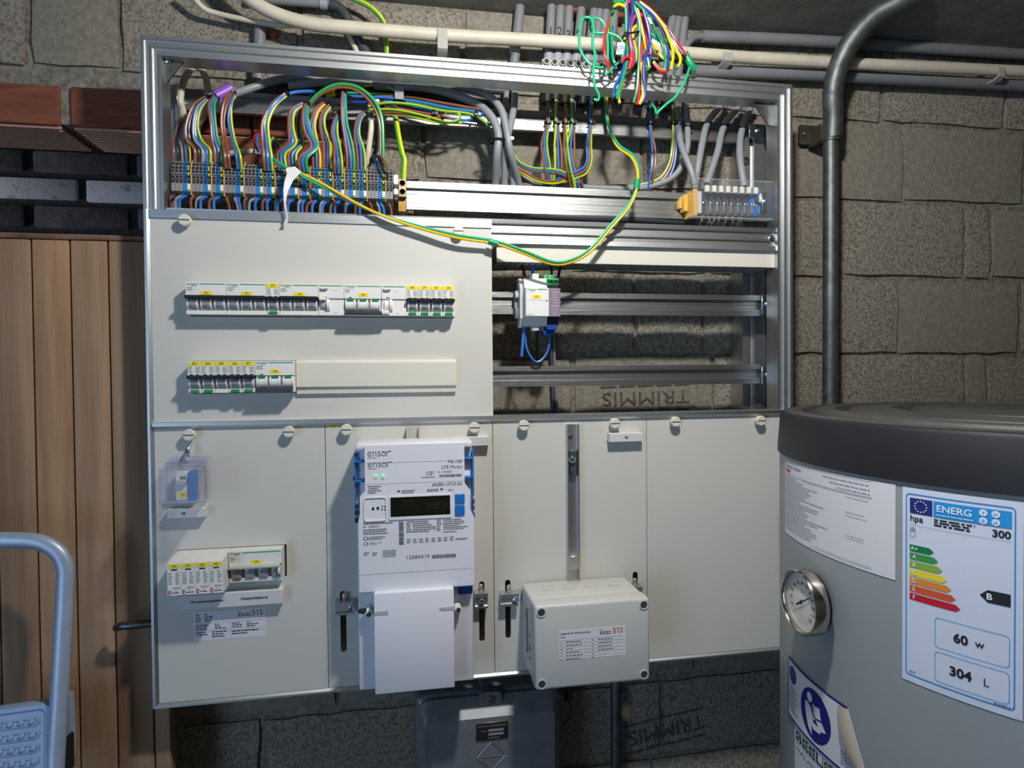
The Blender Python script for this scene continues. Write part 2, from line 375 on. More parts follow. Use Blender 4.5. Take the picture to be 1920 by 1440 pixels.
# plank door on the left, running on behind the panel
YD = 0.046; dxe = U(320, 1400, YD)[0]; dtop = U(100, 449, YD)[1]; JX = [U(px, 700, YD)[0] for px in (62, 134, 206)]; pw = (JX[2]-JX[0])/2
DOOR = thing('door_1', (-0.3, YD, 0), 'weathered brown plank door half hidden behind the panel', None); DOOR['kind'] = 'structure'
WOODS = [WOOD, mat('door_wood_grey', '#A78A70', 0.75, 0, 0, 24, col2='#836750', bump=0.4, bscale=110, stretch=(1, 1, 0.05), detail=8, spec=0.25),
         mat('door_wood_red', '#B4906F', 0.7, 0, 0, 30, col2='#8D6A4D', bump=0.35, bscale=130, stretch=(1, 1, 0.07), detail=8, spec=0.3)]
x = JX[2]+pw
for i in range(11):
    yy = YD+rnd.uniform(0, 0.0010)
    MB().box(x-pw+0.0012, x-0.0012, yy, YD+0.022, 0.01, dtop, 0.0022, 2).build('plank', WOODS[(i*2+1) % 3], DOOR); x -= pw
MB().box(JX[2]+pw+0.0012, dxe, YD, YD+0.024, 0.0, dtop, 0.002).build('door_stop', WOODS[1], DOOR)
MB().box(-0.70, dxe, YD-0.002, YD+0.026, dtop+0.0005, U(100, 438, YD)[1], 0.002).build('top_batten', mat('rusty_batten', '#8E6C5C', 0.8, 0, 0, 45, col2='#4E352B', bump=0.6, bscale=120, stretch=(0.4, 1, 1.5)), DOOR)
hz = U(300, 1168, 0.012)[1]
h = MB().tube(pp([(219, 1177, 0.018), (226, 1174, 0.012), (245, 1172.5, 0.010), (290, 1168, 0.012)]), 0.0058, n=12)
h.cyl((U(290, 1168, .012)[0]-.002, 0.012, hz), (U(290, 1168, .012)[0]-.002, YD, hz), 0.007)
h.build('door_handle', mat('dark_steel', '#5C6068', 0.35, 0.9), DOOR, label='dark steel lever handle')
# ------------------------------------------------------------------ the open distribution panel: aluminium frame and cross bars
PW, PH, Z0 = 1.0129, 0.9609, 1.0
FR = thing('distribution_panel_frame', (PW/2, 0.03, Z0), 'large mitred aluminium profile frame of the open distribution panel', 'frame')
SEC = [(0.0, 0.0), (0.0045, 0.0), (0.0055, 0.004), (0.012, 0.004), (0.0125, 0.0015), (0.0145, 0.0015), (0.0155, 0.0062), (0.0225, 0.0062),
       (0.0235, 0.0025), (0.0265, 0.0025), (0.0275, 0.034), (0.0205, 0.034), (0.0205, 0.012), (0.003, 0.012), (0.003, 0.040), (0.0, 0.040)]
def frame_side(name, side, m):
    b = MB()
    def P(d, y, e):
        if side == 'top': return ((d if e == 0 else PW-d), y, Z0+PH-d)
        if side == 'left': return (d, y, (Z0+0.0 if e == 0 else Z0+PH-d))
        if side == 'right': return (PW-d, y, (Z0+0.0 if e == 0 else Z0+PH-d))
    a = [b.bm.verts.new(P(d, y, 0)) for d, y in SEC]; c = [b.bm.verts.new(P(d, y, 1)) for d, y in SEC]; n = len(SEC)
    for i in range(n): b.bm.faces.new((a[i], a[(i+1) % n], c[(i+1) % n], c[i]))
    b.bm.faces.new(a); b.bm.faces.new(c[::-1]); b.build(name, m, FR, smooth_deg=25)
frame_side('top_profile', 'top', ALU)
# left side below the cross bar is only a slim edge: covers reach almost to the outside
ZX1 = U(275, 391, 0.0)[1]                    # top of upper cross bar
def vside(name, right):
    b = MB(); s_ = (lambda d: PW-d) if right else (lambda d: d)
    for sec, z0, z1, miter in ((SEC, ZX1, Z0+PH, True),):
        a = [b.bm.verts.new((s_(d), y, z0)) for d, y in sec]; c = [b.bm.verts.new((s_(d), y, z1-d)) for d, y in sec]; n = len(sec)
        for i in range(n): b.bm.faces.new((a[i], a[(i+1) % n], c[(i+1) % n], c[i]))
        b.bm.faces.new(a); b.bm.faces.new(c[::-1])
    if right:
        zlow = U(1470, 778, 0)[1]
        a = [b.bm.verts.new((s_(d), y, zlow)) for d, y in SEC]; c = [b.bm.verts.new((s_(d), y, ZX1)) for d, y in SEC]; n = len(SEC)
        for i in range(n): b.bm.faces.new((a[i], a[(i+1) % n], c[(i+1) % n], c[i]))
        b.bm.faces.new(a); b.bm.faces.new(c[::-1]); ztop2 = zlow
    else: ztop2 = ZX1
    slim = [(0, 0), (0.0035, 0.0), (0.0075, 0.0035), (0.0075, 0.010), (0.003, 0.010), (0.003, 0.040), (0, 0.040)]
    b2 = [(s_(d), y) for d, y in slim]; b.sec_z(b2, Z0, ztop2)
    b.build(name, ALUV, FR, smooth_deg=25)
vside('left_profile', False); vside('right_profile', True)
MB().sec_x([(0, Z0), (0, Z0+0.0028), (0.004, Z0+0.0062), (0.012, Z0+0.0062), (0.012, Z0+0.003), (0.040, Z0+0.003), (0.040, Z0)], 0.0035, PW-0.0035).build('bottom_profile', ALU, FR)
# cross bar under the terminal compartment (ribbed, double groove) and the lip between upper and lower covers
hb = 0.0375
cs = [(0.0, 0.0), (0.001, -0.006), (0.006, -0.007), (0.006, -0.016), (0.0015, -0.017), (0.0015, -0.0205), (0.006, -0.0215), (0.006, -0.029), (0.001, -0.030), (0.0, -hb), (0.02, -hb), (0.02, 0.0)]
ZB1 = U(1200, 418, 0.0)[1]
MB().sec_x([(0.0045+y, ZB1+z) for y, z in cs], 0.0285, PW-0.0265).build('cross_bar', ALU, FR, smooth_deg=25)
MB().sec_x([(0.0005, ZX1), (0.0005, ZX1-0.012), (0.003, ZX1-0.012), (0.020, ZX1-0.004), (0.020, ZX1)], 0.0075, U(922, 420, 0)[0]).build('cover_lip', ALU, FR)
ZL = U(285, 793, 0.0)[1]; ZLr = U(1450, 769, 0)[1]
MB().sec_x([(-0.003, ZL), (-0.003, ZL-0.0055), (0.0002, ZL-0.0085), (0.010, ZL-0.0085), (0.028, ZL-0.004), (0.028, ZL)], 0.0075, PW-0.003).build('divider_lip', ALU, FR)
# corner gussets with screws
for px, py in ((322, 122), (1426, 196)):
    x, z = U(px, py, 0.02); s_ = 1 if px < 900 else -1
    MB().sec_y([(x-s_*0.022, z+0.018), (x+s_*0.02, z+0.018), (x+s_*0.02, z+0.008), (x-s_*0.012, z-0.036), (x-s_*0.022, z-0.036)], 0.016, 0.019).build('corner_gusset', STEEL, FR)
    MB().lathe([(0.0045, 0), (0.0045, 0.002), (0.002, 0.003)], (x-s_*0.003, 0.016, z+0.004), (0, -1, 0), 12).build('screw', ZINC, FR)
x, z = U(1447, 447, 0.0055); 
s1 = MB().lathe([(0.006, 0), (0.006, 0.002), (0.0035, 0.003), (0.003, 0.002)], (x, 0.0065, z), (0, -1, 0), 16).build('screw', ZINC, FR)
# vertical mounting profiles fixed on the wall (seen through the openings)
def wallbar(px0, px1, Y, z0, z1, label):
    t = thing('mounting_profile', (U(px0, 400, Y)[0], Y, z0), label, 'mounting profile')
    xa, xb = U(px0, 400, Y)[0], U(px1, 400, Y)[0]; w = xb-xa
    MB().sec_z([(xa, Y), (xa+w*.25, Y), (xa+w*.27, Y+0.003), (xa+w*.32, Y+0.003), (xa+w*.34, Y-0.004), (xa+w*.68, Y-0.004), (xa+w*.70, Y+0.003), (xa+w*.75, Y+0.003), (xa+w*.77, Y-0.010), (xb, Y-0.010), (xb, YW-0.002), (xa, YW-0.002)], z0, z1).build('profile', ALUV, t)
    return t
t1 = wallbar(1392, 1450, 0.085, Z0+0.34, Z0+0.90, 'wide aluminium mounting profile on the wall behind the right frame side')
x, z = U(1399, 300, 0.08); MB().lathe([(0.0075, 0), (0.0075, 0.003), (0.0045, 0.004), (0.0045, 0.001)], (x, 0.084, z), (0, -1, 0), 8).build('bolt', mat('rusty_bolt', '#5A4A3E', 0.7, 0.5, 0.3, 300), t1)
t2 = wallbar(304, 345, 0.085, Z0+0.60, Z0+0.91, 'aluminium mounting profile on the wall behind the left frame side')
# ------------------------------------------------------------------ rails
RSEC = lambda Y, zc, hgt: [(Y, zc+hgt/2), (Y, zc+hgt*.26), (Y+0.006, zc+hgt*.24), (Y+0.006, zc-hgt*.20), (Y, zc-hgt*.22), (Y, zc-hgt/2), (Y+0.0085, zc-hgt/2), (Y+0.0085, zc+hgt/2)]
def rail(label, px0, pxa, py0, py1, px1, Y, group='device rails of the panel', m=ALUR, fine=False, name='din_rail'):
    xa, xb = U(px0, (py0+py1)/2, Y)[0], U(px1, (py0+py1)/2, Y)[0]; zt = U(pxa, py0, Y)[1]; zb = U(pxa, py1, Y)[1]
    t = thing(name, ((xa+xb)/2, Y, zb), label, 'mounting rail', group)
    MB().sec_x(RSEC(Y, (zt+zb)/2, zt-zb), xa, xb).build('rail', m, t, smooth_deg=25)
    return t, xb, zb, zt
def endbracket(t, px, py0, py1, Y, w=0.017):
    x, z1 = U(px, py0, Y); z0 = U(px, py1, Y)[1]
    b = MB().box(x-w*0.5, x+w*0.5, Y-0.0045, Y-0.0025, z0, z1, 0.0006); b.box(x+w*0.42, x+w*0.5, Y-0.004, YW-0.045, z0, z1)
    bo = b.build('end_bracket', ZINC, t, label='bluish zinc-plated end bracket')
    MB().lathe([(0.0045, 0), (0.0045, 0.0016), (0.0028, 0.0026), (0.002, 0.0012)], (x+w*0.15, Y-0.0045, (z0+z1)/2), (0, -1, 0), 12).build('screw', ZINC, bo)
RY = 0.045
for lab, yy0, yy1 in (('aluminium rail that carries the contactor in the open right bay', 551, 591), ('empty aluminium rail below the contactor in the open right bay', 685, 722)):
    t, xb, zb, zt = rail(lab, 880, 1200, yy0, yy1, 1432, RY); dy = 1.5 if yy0 < 600 else 2.5
    endbracket(t, 1434, yy0+2, yy1-dy, RY)
TY = 0.062
trl, xb, zb, zt = rail('long aluminium rail carrying the terminal strips in the top bay', 312, 900, 345, 397, 1440, TY)
x, z = U(308, 337, TY-.004); MB().box(x-0.006, x+0.006, TY-0.006, YW-.045, z-0.022, z+0.019, 0.001).build('end_bracket', STEEL, trl)
MB().lathe([(0.0052, 0), (0.0052, 0.002), (0.0028, 0.003), (0.0022, 0.001)], (x, TY-0.006, z), (0, -1, 0), 14).build('screw', ZINC, trl)
x, z = U(1436, 378, TY-.004); MB().box(x-0.008, x+0.008, TY-0.005, YW-.045, z-0.016, z+0.016, 0.001).build('end_bracket', ZINC, trl)
MB().lathe([(0.0050, 0), (0.0050, 0.002), (0.0028, 0.003), (0.0022, 0.001)], (x-0.001, TY-0.005, z), (0, -1, 0), 14).build('screw', ZINC, trl)
UY = 0.088
url, xb, zb, zt = rail('aluminium cable rail at the back of the top bay', 312, 1100, 214, 250, 1412, UY)
for px, py in ((313, 181), (1418, 247)):
    x, z = U(px, py, 0.07); s_ = 1 if px > 900 else -1
    MB().box(x-0.016, x+0.016, 0.066, 0.068, z-0.013, z+0.012, 0.0005).box(x+s_*0.014, x+s_*0.016, 0.066, UY, z-.013, z+.012).build('end_bracket', ZINC, url, label='zinc-plated fixing plate with a screw')
    MB().lathe([(0.0042, 0), (0.0042, 0.0015), (0.0025, 0.0025), (0.002, 0.001)], (x, 0.066, z), (0, -1, 0), 12).build('screw', ZINC, url)
# ------------------------------------------------------------------ cover plates
YC = 0.003
xL = 0.0078; xc = U(923, 600, YC)[0]
BX0, BZ1, BFY = 0.0599, 1.6107, -0.020
B2X = U(352, 705, BFY)[0]; B2Z = U(352, 677.5, BFY)[1]
zc1 = U(600, 409, YC)[1]; zc0 = ZL+0.0003
BLX1 = U(855, 705, -0.006)[0]
def slot(px, py0, py1, w=0.0088):
    x, z1 = U(px, py0, YC); z0 = U(px, py1, YC)[1]; return rr(x-w/2, x+w/2, z0, z1, w*0.499, 4)
def knob(parent, px, py):
    x, z = U(px, py, -0.010)
    k = MB().lathe([(0.0062, 0.0), (0.0062, 0.006), (0.0084, 0.0065), (0.0084, 0.0125), (0.0074, 0.0135)], (x, YC, z), (0, -1, 0), 28)
    ko = k.build('knob', OFFW, parent, label='slotted off-white plastic quarter-turn knob')
    MB().box(x-0.0074, x+0.0074, YC-0.0139, YC-0.0130, z-0.0007, z+0.0007).build('slot', DARKG, ko)
def cover(name, label, x0, x1, z0, z1, holes, group='grey sheet covers of the panel'):
    t = thing(name, ((x0+x1)/2, YC, z0), label, 'cover plate', group)
    MB().plate([(x0, z0), (x1, z0), (x1, z1), (x0, z1)], holes, YC, YC+0.002).build('plate', COVER, t, smooth_deg=0)
    return t
h1 = [(BX0-0.001, BZ1-0.0465), (BX0+0.379, BZ1-0.0465), (BX0+0.379, BZ1+0.001), (BX0-0.001, BZ1+0.001)]
h2 = [(B2X-0.001, B2Z-0.0465), (BLX1-0.002, B2Z-0.0465), (BLX1-0.002, B2Z+0.001), (B2X-0.001, B2Z+0.001)]
CU = cover('breaker_cover_plate', 'large grey cover plate with two cut-outs full of breakers', xL, xc, zc0, zc1, [h1, h2])
knob(CU, 345, 412); knob(CU, 860, 433)
zl1 = ZL-0.0082; zl0 = Z0+0.0065
xa, xb_, xc_, xd = xL, U(613, 1050, YC)[0], U(926, 1050, YC)[0], U(1213, 1000, YC)[0]; xe = PW-0.0078
g = 0.0005
SAZ = U(525, 1030, -0.02)[1]; SAX1 = U(530, 1060, -0.018)[0]; SAX0 = SAX1-0.146; MSX = SAX1-0.0732
hs = [(SAX0-0.001, SAZ-0.0465), (SAX1+0.002, SAZ-0.0465), (SAX1+0.002, SAZ+0.001), (SAX0-0.001, SAZ+0.001)]
C1 = cover('lower_cover_plate', 'grey lower cover plate around the surge arresters and main switch', xa, xb_-g, zl0, zl1, [hs])
C2 = cover('lower_cover_plate', 'grey lower cover plate behind the electricity meter', xb_+g, xc_-g, zl0, zl1, [slot(643, 1108, 1223), slot(903, 1090, 1203)])
C3 = cover('lower_cover_plate', 'grey lower cover plate behind the grey junction box', xc_+g, xd-g, zl0, zl1, [slot(952, 1087, 1197), slot(1191, 1072, 1180)])
C4 = cover('lower_cover_plate', 'blank grey lower cover plate beside the storage tank', xd+g, xe, zl0, zl1, [])
for c_, ks in ((C1, ((353, 816), (541, 810))), (C2, ((649, 806), (890, 802))), (C3, ((983, 798), (1154, 794))), (C4, ((1268, 791), (1428, 789)))):
    for k in ks: knob(c_, *k)
# dark backing chamber behind the covers so that nothing shines through
# ------------------------------------------------------------------ breakers
r2 = random.Random(3)
def breaker_body(t, x0, n, zt, yf, back=0.044):
    x1 = x0+n-0.0004; x0 += 0.0002
    sec = [(yf, zt), (yf, zt-0.0205), (yf+0.0055, zt-0.0215), (yf+0.0060, zt-0.0385), (yf+0.0015, zt-0.0395), (yf+0.0015, zt-0.045), (back, zt-0.045), (back, zt)]
    MB().sec_x(sec, x0, x1).build('body', WHITE, t, smooth_deg=20)
def toggles(t, x0, poles, zt, yf, on=True, white=False, pitch=0.018):
    for i in range(poles):
        xc0 = x0+pitch*(i+0.5); m = WHITE if white else TOGG
        k = MB().cyl((xc0-0.005, yf+0.0065, zt-0.0300), (xc0+0.005, yf+0.0065, zt-0.0300), 0.0088, n=24)
        ko = k.build('toggle', m, t)
        MB().cyl((xc0+0.0052, yf+0.0065, zt-0.0300), (xc0+0.0074, yf+0.0065, zt-0.0300), 0.0094, n=24).cyl((xc0-0.0072, yf+0.0065, zt-0.0300), (xc0-0.0052, yf+0.0065, zt-0.0300), 0.0090, n=24).build('toggle_guard', WHITE, ko)
        if not white:
            q = MB().box(xc0-0.0034, xc0+0.0034, yf-0.0028, yf-0.0019, zt-0.0335, zt-0.0255, 0.0003); q.build('toggle_window', mat('toggle_window_grey', '#8C8A92', 0.25), ko)
        else:
            MB().box(xc0-0.0046, xc0+0.0046, yf-0.0022, yf+0.003, zt-0.0250, zt-0.0222, 0.0004).build('off_flag', GREEN, ko)
def handle_bar(t, x0, x1, z, yf, m=BLACK, h=0.0052):
    MB().box(x0+0.0003, x1-0.0003, yf-0.0075, yf+0.004, z-h/2, z+h/2, 0.0009).build('handle_bar', m, t)
def ylabel(t, text, cx, cz, yf, w=0.015, h=0.0052, th=None):
    lo_ = MB().plate(rr(cx-w/2, cx+w/2, cz-h/2, cz+h/2, 0.0008, 3), [], yf-0.0004, yf+0.0001).build('yellow_label', YLAB, t, smooth_deg=0)
    if text: MB().text(text, cx, cz, yf-0.0006, th or h*0.55, bold=0.01).build('lettering', INK, lo_, smooth_deg=0)
def greenline(t, x0, x1, zt, yf, brand=True):
    b = MB()
    if brand: b.text('Schneider', x0+0.002, zt-0.0028, yf-0.0003, 0.0026, w=0.0148, align='L', bold=0.012); b.text('Electric', x0+0.008, zt-0.0054, yf-0.0003, 0.0018, w=0.0065, align='L')
    b.quad(x0+(0.0185 if brand else 0.002), x1-0.0018, zt-0.0031, zt-0.0019, yf-0.0003); b.build('green_print', GRNP, t, smooth_deg=0)
def smallprint(t, x0, x1, z0, z1, yf, n, lo=0.6, hi=1.0, word=0.002):
    MB().lines(x0, x1, z0, z1, yf-0.0003, n, r2, lo=lo, hi=hi, h=0.4, word=word).build('small_print', GINK, t, smooth_deg=0)
GRP = 'devices clipped behind the cover plates'
def dark_marks(t, xs, z, yf):
    b = MB()
    for x in xs: b.quad(x-0.0022, x+0.0022, z-0.0006, z+0.0006, yf-0.0003)
    b.build('slot_mark', INK, t, smooth_deg=0)
def bk3(lab, x0, zt, yf, label, on=True, bar_to=None):
    t = thing('circuit_breaker', (x0+0.027, yf, zt-0.045), label, 'circuit breaker', GRP); breaker_body(t, x0, 0.054, zt, yf)
    toggles(t, x0, 3, zt, yf, white=not on); greenline(t, x0, x0+0.054, zt, yf)
    if on: handle_bar(t, x0, x0+0.054, zt-0.0215, yf)
    else: handle_bar(t, x0+0.001, bar_to or x0+0.052, zt-0.0415, yf, DARKG)
    ylabel(t, lab, x0+0.0275, zt-0.0150, yf); smallprint(t, x0+0.002, x0+0.011, zt-0.0125, zt-0.0065, yf, 3)
    dark_marks(t, (x0+0.009,), zt-0.0193, yf); return t
def bk1(lab, x0, zt, yf, label, flag=True):
    t = thing('miniature_breaker', (x0+0.009, yf, zt-0.045), label, 'circuit breaker', GRP); breaker_body(t, x0, 0.018, zt, yf)
    toggles(t, x0, 1, zt, yf); handle_bar(t, x0, x0+0.018, zt-0.0225, yf, BLACK)
    ylabel(t, lab, x0+0.009, zt-0.0034, yf, 0.0155, 0.0058); smallprint(t, x0+0.0015, x0+0.007, zt-0.017, zt-0.007, yf, 4); smallprint(t, x0+0.0105, x0+0.0165, zt-0.0165, zt-0.0078, yf, 5, 0.9)
    dark_marks(t, (x0+0.005, x0+0.013), zt-0.0190, yf)
    if flag: MB().box(x0+0.0035, x0+0.0145, yf-0.0022, yf+0.004, zt-0.0447, zt-0.0402, 0.0006).build('green_flag', GREEN, t)
    return t
bk3('2F1', BX0, BZ1, BFY, 'three-pole breaker labelled 2F1, leftmost of the upper row')
bk3('2F2', BX0+0.054, BZ1, BFY, 'three-pole breaker labelled 2F2 in the upper row')
bk1('2F3', BX0+0.108, BZ1, BFY, 'narrow single breaker labelled 2F3 between two three-pole breakers')
bk3('2F4', BX0+0.126, BZ1, BFY, 'three-pole breaker labelled 2F4 with a residual-current block on its right')
bk3('2F5', BX0+0.216, BZ1, BFY, 'three-pole breaker labelled 2F5, switched off with white toggles, upper row', on=False, bar_to=BX0+0.271)
def vigi(x0, zt, yf, label, on):
    t = thing('residual_current_block', (x0+0.018, yf, zt-0.045), label, 'residual current block', GRP); x1 = x0+0.0358
    sec = [(yf, zt), (yf, zt-0.0205), (yf+0.0025, zt-0.0210), (yf+0.0025, zt-0.0445), (yf+0.0025, zt-0.045), (0.044, zt-0.045), (0.044, zt)]
    MB().sec_x(sec, x0+0.0002, x1).build('body', WHITE, t, smooth_deg=20); greenline(t, x0, x1, zt, yf, brand=False)
    MB().sec_y([(x0+0.0025, zt-0.006), (x0+0.004, zt-0.0075), (x0+0.0135, zt-0.0068), (x0+0.0115, zt-0.0100), (x0+0.004, zt-0.0105), (x0+0.002, zt-0.009)], yf-0.0015, yf+0.001).build('test_button', mat('dark_grey_button', '#6C6C72', 0.4), t)
    k = MB().cyl((x0+0.004, yf+0.0065, zt-0.0300), (x0+0.0105, yf+0.0065, zt-0.0300), 0.0085, n=24).build('toggle', WHITE if not on else TOGG, t)
    MB().cyl((x0+0.0115, yf+0.0065, zt-0.0300), (x0+0.0155, yf+0.0065, zt-0.0300), 0.0105, n=24).build('toggle_guard', WHITE, t)
    if on: MB().box(x0+0.001, x0+0.011, yf-0.007, yf+0.003, zt-0.0245, zt-0.0195, 0.001).build('toggle_lever', WHITE, t)
    else: MB().box(x0-0.004, x0+0.0110, yf-0.007, yf+0.003, zt-0.0440, zt-0.0380, 0.0012).build('toggle_lever', WHITE, t)
    smallprint(t, x0+0.020, x0+0.028, zt-0.0098, zt-0.0086, yf, 1); smallprint(t, x0+0.021, x0+0.027, zt-0.0425, zt-0.0412, yf+0.0025, 1)
    dark_marks(t, (x0+0.009,), zt-0.0190, yf)
vigi(BX0+0.180, BZ1, BFY, 'residual-current block beside breaker 2F4 with its toggle up', True)
vigi(BX0+0.270, BZ1, BFY, 'residual-current block beside breaker 2F5 with its white toggle down', False)
for i, (lab, tx) in enumerate((('2F6', '2F6'), ('2F7', '2F7'), ('3F1', '3F1'), ('3F2', '3F2'))):
    bk1(tx, BX0+0.306+0.018*i, BZ1, BFY, 'narrow single breaker labelled %s at the right end of the upper row' % lab)
for i, lab in enumerate(('3F3', '3F4', '3F5', '3F6', '3F7')):
    bk1(lab, B2X+0.018*i, B2Z, BFY, 'narrow single breaker labelled %s in the lower row' % lab, flag=(i != 2))
bk3('3F8', B2X+0.090, B2Z, BFY, 'three-pole breaker labelled 3F8, switched off with white toggles, lower row', on=False)
# blanking strip beside the lower row
x0 = B2X+0.1445; t = thing('blanking_strip', ((x0+BLX1)/2, YC, B2Z-0.047), 'long cream blanking strip filling the rest of the lower cut-out', 'blanking strip')
MB().sec_x([(-0.004, B2Z+0.0015), (-0.008, B2Z-0.003), (-0.008, B2Z-0.038), (-0.004, B2Z-0.0405), (-0.003, B2Z-0.0485), (YC-0.0002, B2Z-0.0485), (YC-0.0002, B2Z+0.0015)], x0, BLX1).build('strip', OFFW, t)
# ------------------------------------------------------------------ surge arresters and main switch
sf = -0.046
for i in range(4):
    x0 = SAX0+0.018*i+0.0002; zt = SAZ
    t = thing('surge_arrester', (x0+0.009, sf, zt-0.047), ('leftmost', 'second', 'third', 'rightmost')[i]+' of the four white surge arrester modules labelled 1F2', 'surge arrester', 'row of surge arresters')
    MB().sec_x([(YC-0.02, zt), (sf, zt-0.0045), (sf, zt-0.049), (sf+0.016, zt-0.050), (YC-0.006, zt-0.045), (0.04, zt-0.045), (0.04, zt)], x0, x0+0.0176).build('body', WHITE, t, smooth_deg=20)
    ylabel(t, '1F2', x0+0.0088, zt-0.0085, sf, 0.0150, 0.0056)
    MB().quad(x0+0.005, x0+0.0128, zt-0.0145, zt-0.0126, sf-0.0003).build('status_window', INK, t, smooth_deg=0)
    smallprint(t, x0+0.0015, x0+0.0075, zt-0.034, zt-0.017, sf, 9, 0.5); smallprint(t, x0+0.0105, x0+0.0165, zt-0.034, zt-0.017, sf, 9, 0.5)
    b = MB().text('ETITEC', x0+0.0115, zt-0.0388, sf-0.0003, 0.0022, w=0.0098); b.text('T2', x0+0.0105, zt-0.0418, sf-0.0003, 0.0019); b.lines(x0+0.006, x0+0.016, zt-0.0468, zt-0.0440, sf-0.0003, 1, r2, lo=0.8); b.build('lettering', INK, t, smooth_deg=0)
    b = MB(); ex = x0+0.003; ez = zt-0.0445; b.quad(ex-0.0018, ex-0.0008, ez-0.0032, ez+0.0028, sf-0.0003)
    for dz in (-0.0026, 0, 0.0024): b.quad(ex-0.001, ex+0.0018, ez+dz-0.0006, ez+dz+0.0006, sf-0.0003)
    b.build('red_emblem', mat('red_print', '#B8323A', 0.5), t, smooth_deg=0)
zt = SAZ; yf = -0.019
t = thing('main_switch', (MSX+0.036, yf, zt-0.045), 'four-pole main switch labelled 1S4 with a pale handle bar', 'main switch', GRP)
breaker_body(t, MSX, 0.0724, zt, yf); greenline(t, MSX, MSX+0.0724, zt, yf)
ylabel(t, '1S4', MSX+0.037, zt-0.0160, yf, 0.015, 0.005); smallprint(t, MSX+0.002, MSX+0.009, zt-0.015, zt-0.007, yf, 3)
for i in range(4):
    xc0 = MSX+0.0105+0.0182*i
    k = MB().box(xc0-0.0065, xc0+0.0065, yf-0.001, yf+0.01, zt-0.0405, zt-0.0255, 0.0015, 2).build('toggle', TOGG, t)
    MB().box(xc0-0.0046, xc0+0.0046, yf-0.0018, yf, zt-0.0385, zt-0.0285, 0.0005).build('toggle_window', mat('toggle_window_grey', '#8C8A92', 0.25), k)
handle_bar(t, MSX+0.0005, MSX+0.0705, zt-0.0225, yf, mat('pale_handle_bar', '#B9B7A8', 0.4), 0.004)
MB().cyl((MSX+0.0680, yf-0.002, zt-0.030), (MSX+0.0705, yf-0.002, zt-0.030), 0.006, n=20).build('bar_end', WHITE, t)
# ------------------------------------------------------------------ label plates and stickers
def label_plate(label, px0, py0, px1, py1, texts, y=-0.012, thick=0.006, tilt=0.0):
    x0, x1, z0, z1 = rect(px0, py0, px1, py1, y); t = thing('label_plate', ((x0+x1)/2, y, z0), label, 'label plate', 'label holders on the lower covers')
    MB().sec_x([(y, z1-0.001), (y+0.001, z0), (YC-0.0003, z0+0.001), (YC-0.0003, z1), (y+0.002, z1)], x0, x1).build('holder', mat('label_holder', '#D6D6D6', 0.35), t)
    for s_, fx, h in texts:
        MB().text(s_, x0+(x1-x0)*fx, (z0+z1)/2, y-0.0002, h, bold=0.012).build('lettering', INK, t, smooth_deg=0)
    return t
label_plate('small white label holder reading RE under the clear meter box', 313, 954, 384, 971, [('RE', 0.44, 0.0036)])
label_plate('small white label holder reading RE above the blank right covers', 1143, 812, 1206, 828, [('RE', 0.5, 0.0036)])
label_plate('blank white label holder half hidden behind the electricity meter', 852, 819, 918, 836, [])
label_plate('long label holder naming surge arrester and main switch, above the sticker', 332, 1111, 530, 1138, [('Überspannungsableiter', 0.28, 0.0054), ('Hauptschalterer', 0.73, 0.0054)])
def yellow_tag(label, px, py, s_):
    x, z = U(px, py, YC); t = thing('yellow_tag', (x, YC, z-0.003), label, 'label'); ylabel(t, s_, x, z, YC, 0.0135, 0.0055)
yellow_tag('tiny yellow label 1F5 at the top edge of the meter cover', 625, 798, '1F5'); yellow_tag('tiny yellow label 1F6 at the top edge of the junction box cover', 937, 789, '1F6')
def stb_logo(parent, x0, z0, w, h, y):
    b = MB(); pat = ['1110111010', '', '']
    G = ["1110111110", "1000010101", "1110010110", "0010010101", "1110010110"]
    G = ["111.111.110", "100.010.101", "111.010.110", "001.010.101", "111.010.110"]
    cw, ch = w/11, h/5; o = MB()
    for j, row in enumerate(G):
        for i, c in enumerate(row):
            if c == '1':
                tgt = o if (i*7+j*3) % 4 else b
                tgt.quad(x0+i*cw+cw*.08, x0+i*cw+cw*.92, z0+h-(j+1)*ch+ch*.08, z0+h-j*ch-ch*.08, y)
    o.build('logo', mat('orange_red_print', '#C24A2C', 0.5), parent, smooth_deg=0); b.build('logo', mat('dark_red_print', '#5A2018', 0.5), parent, smooth_deg=0)
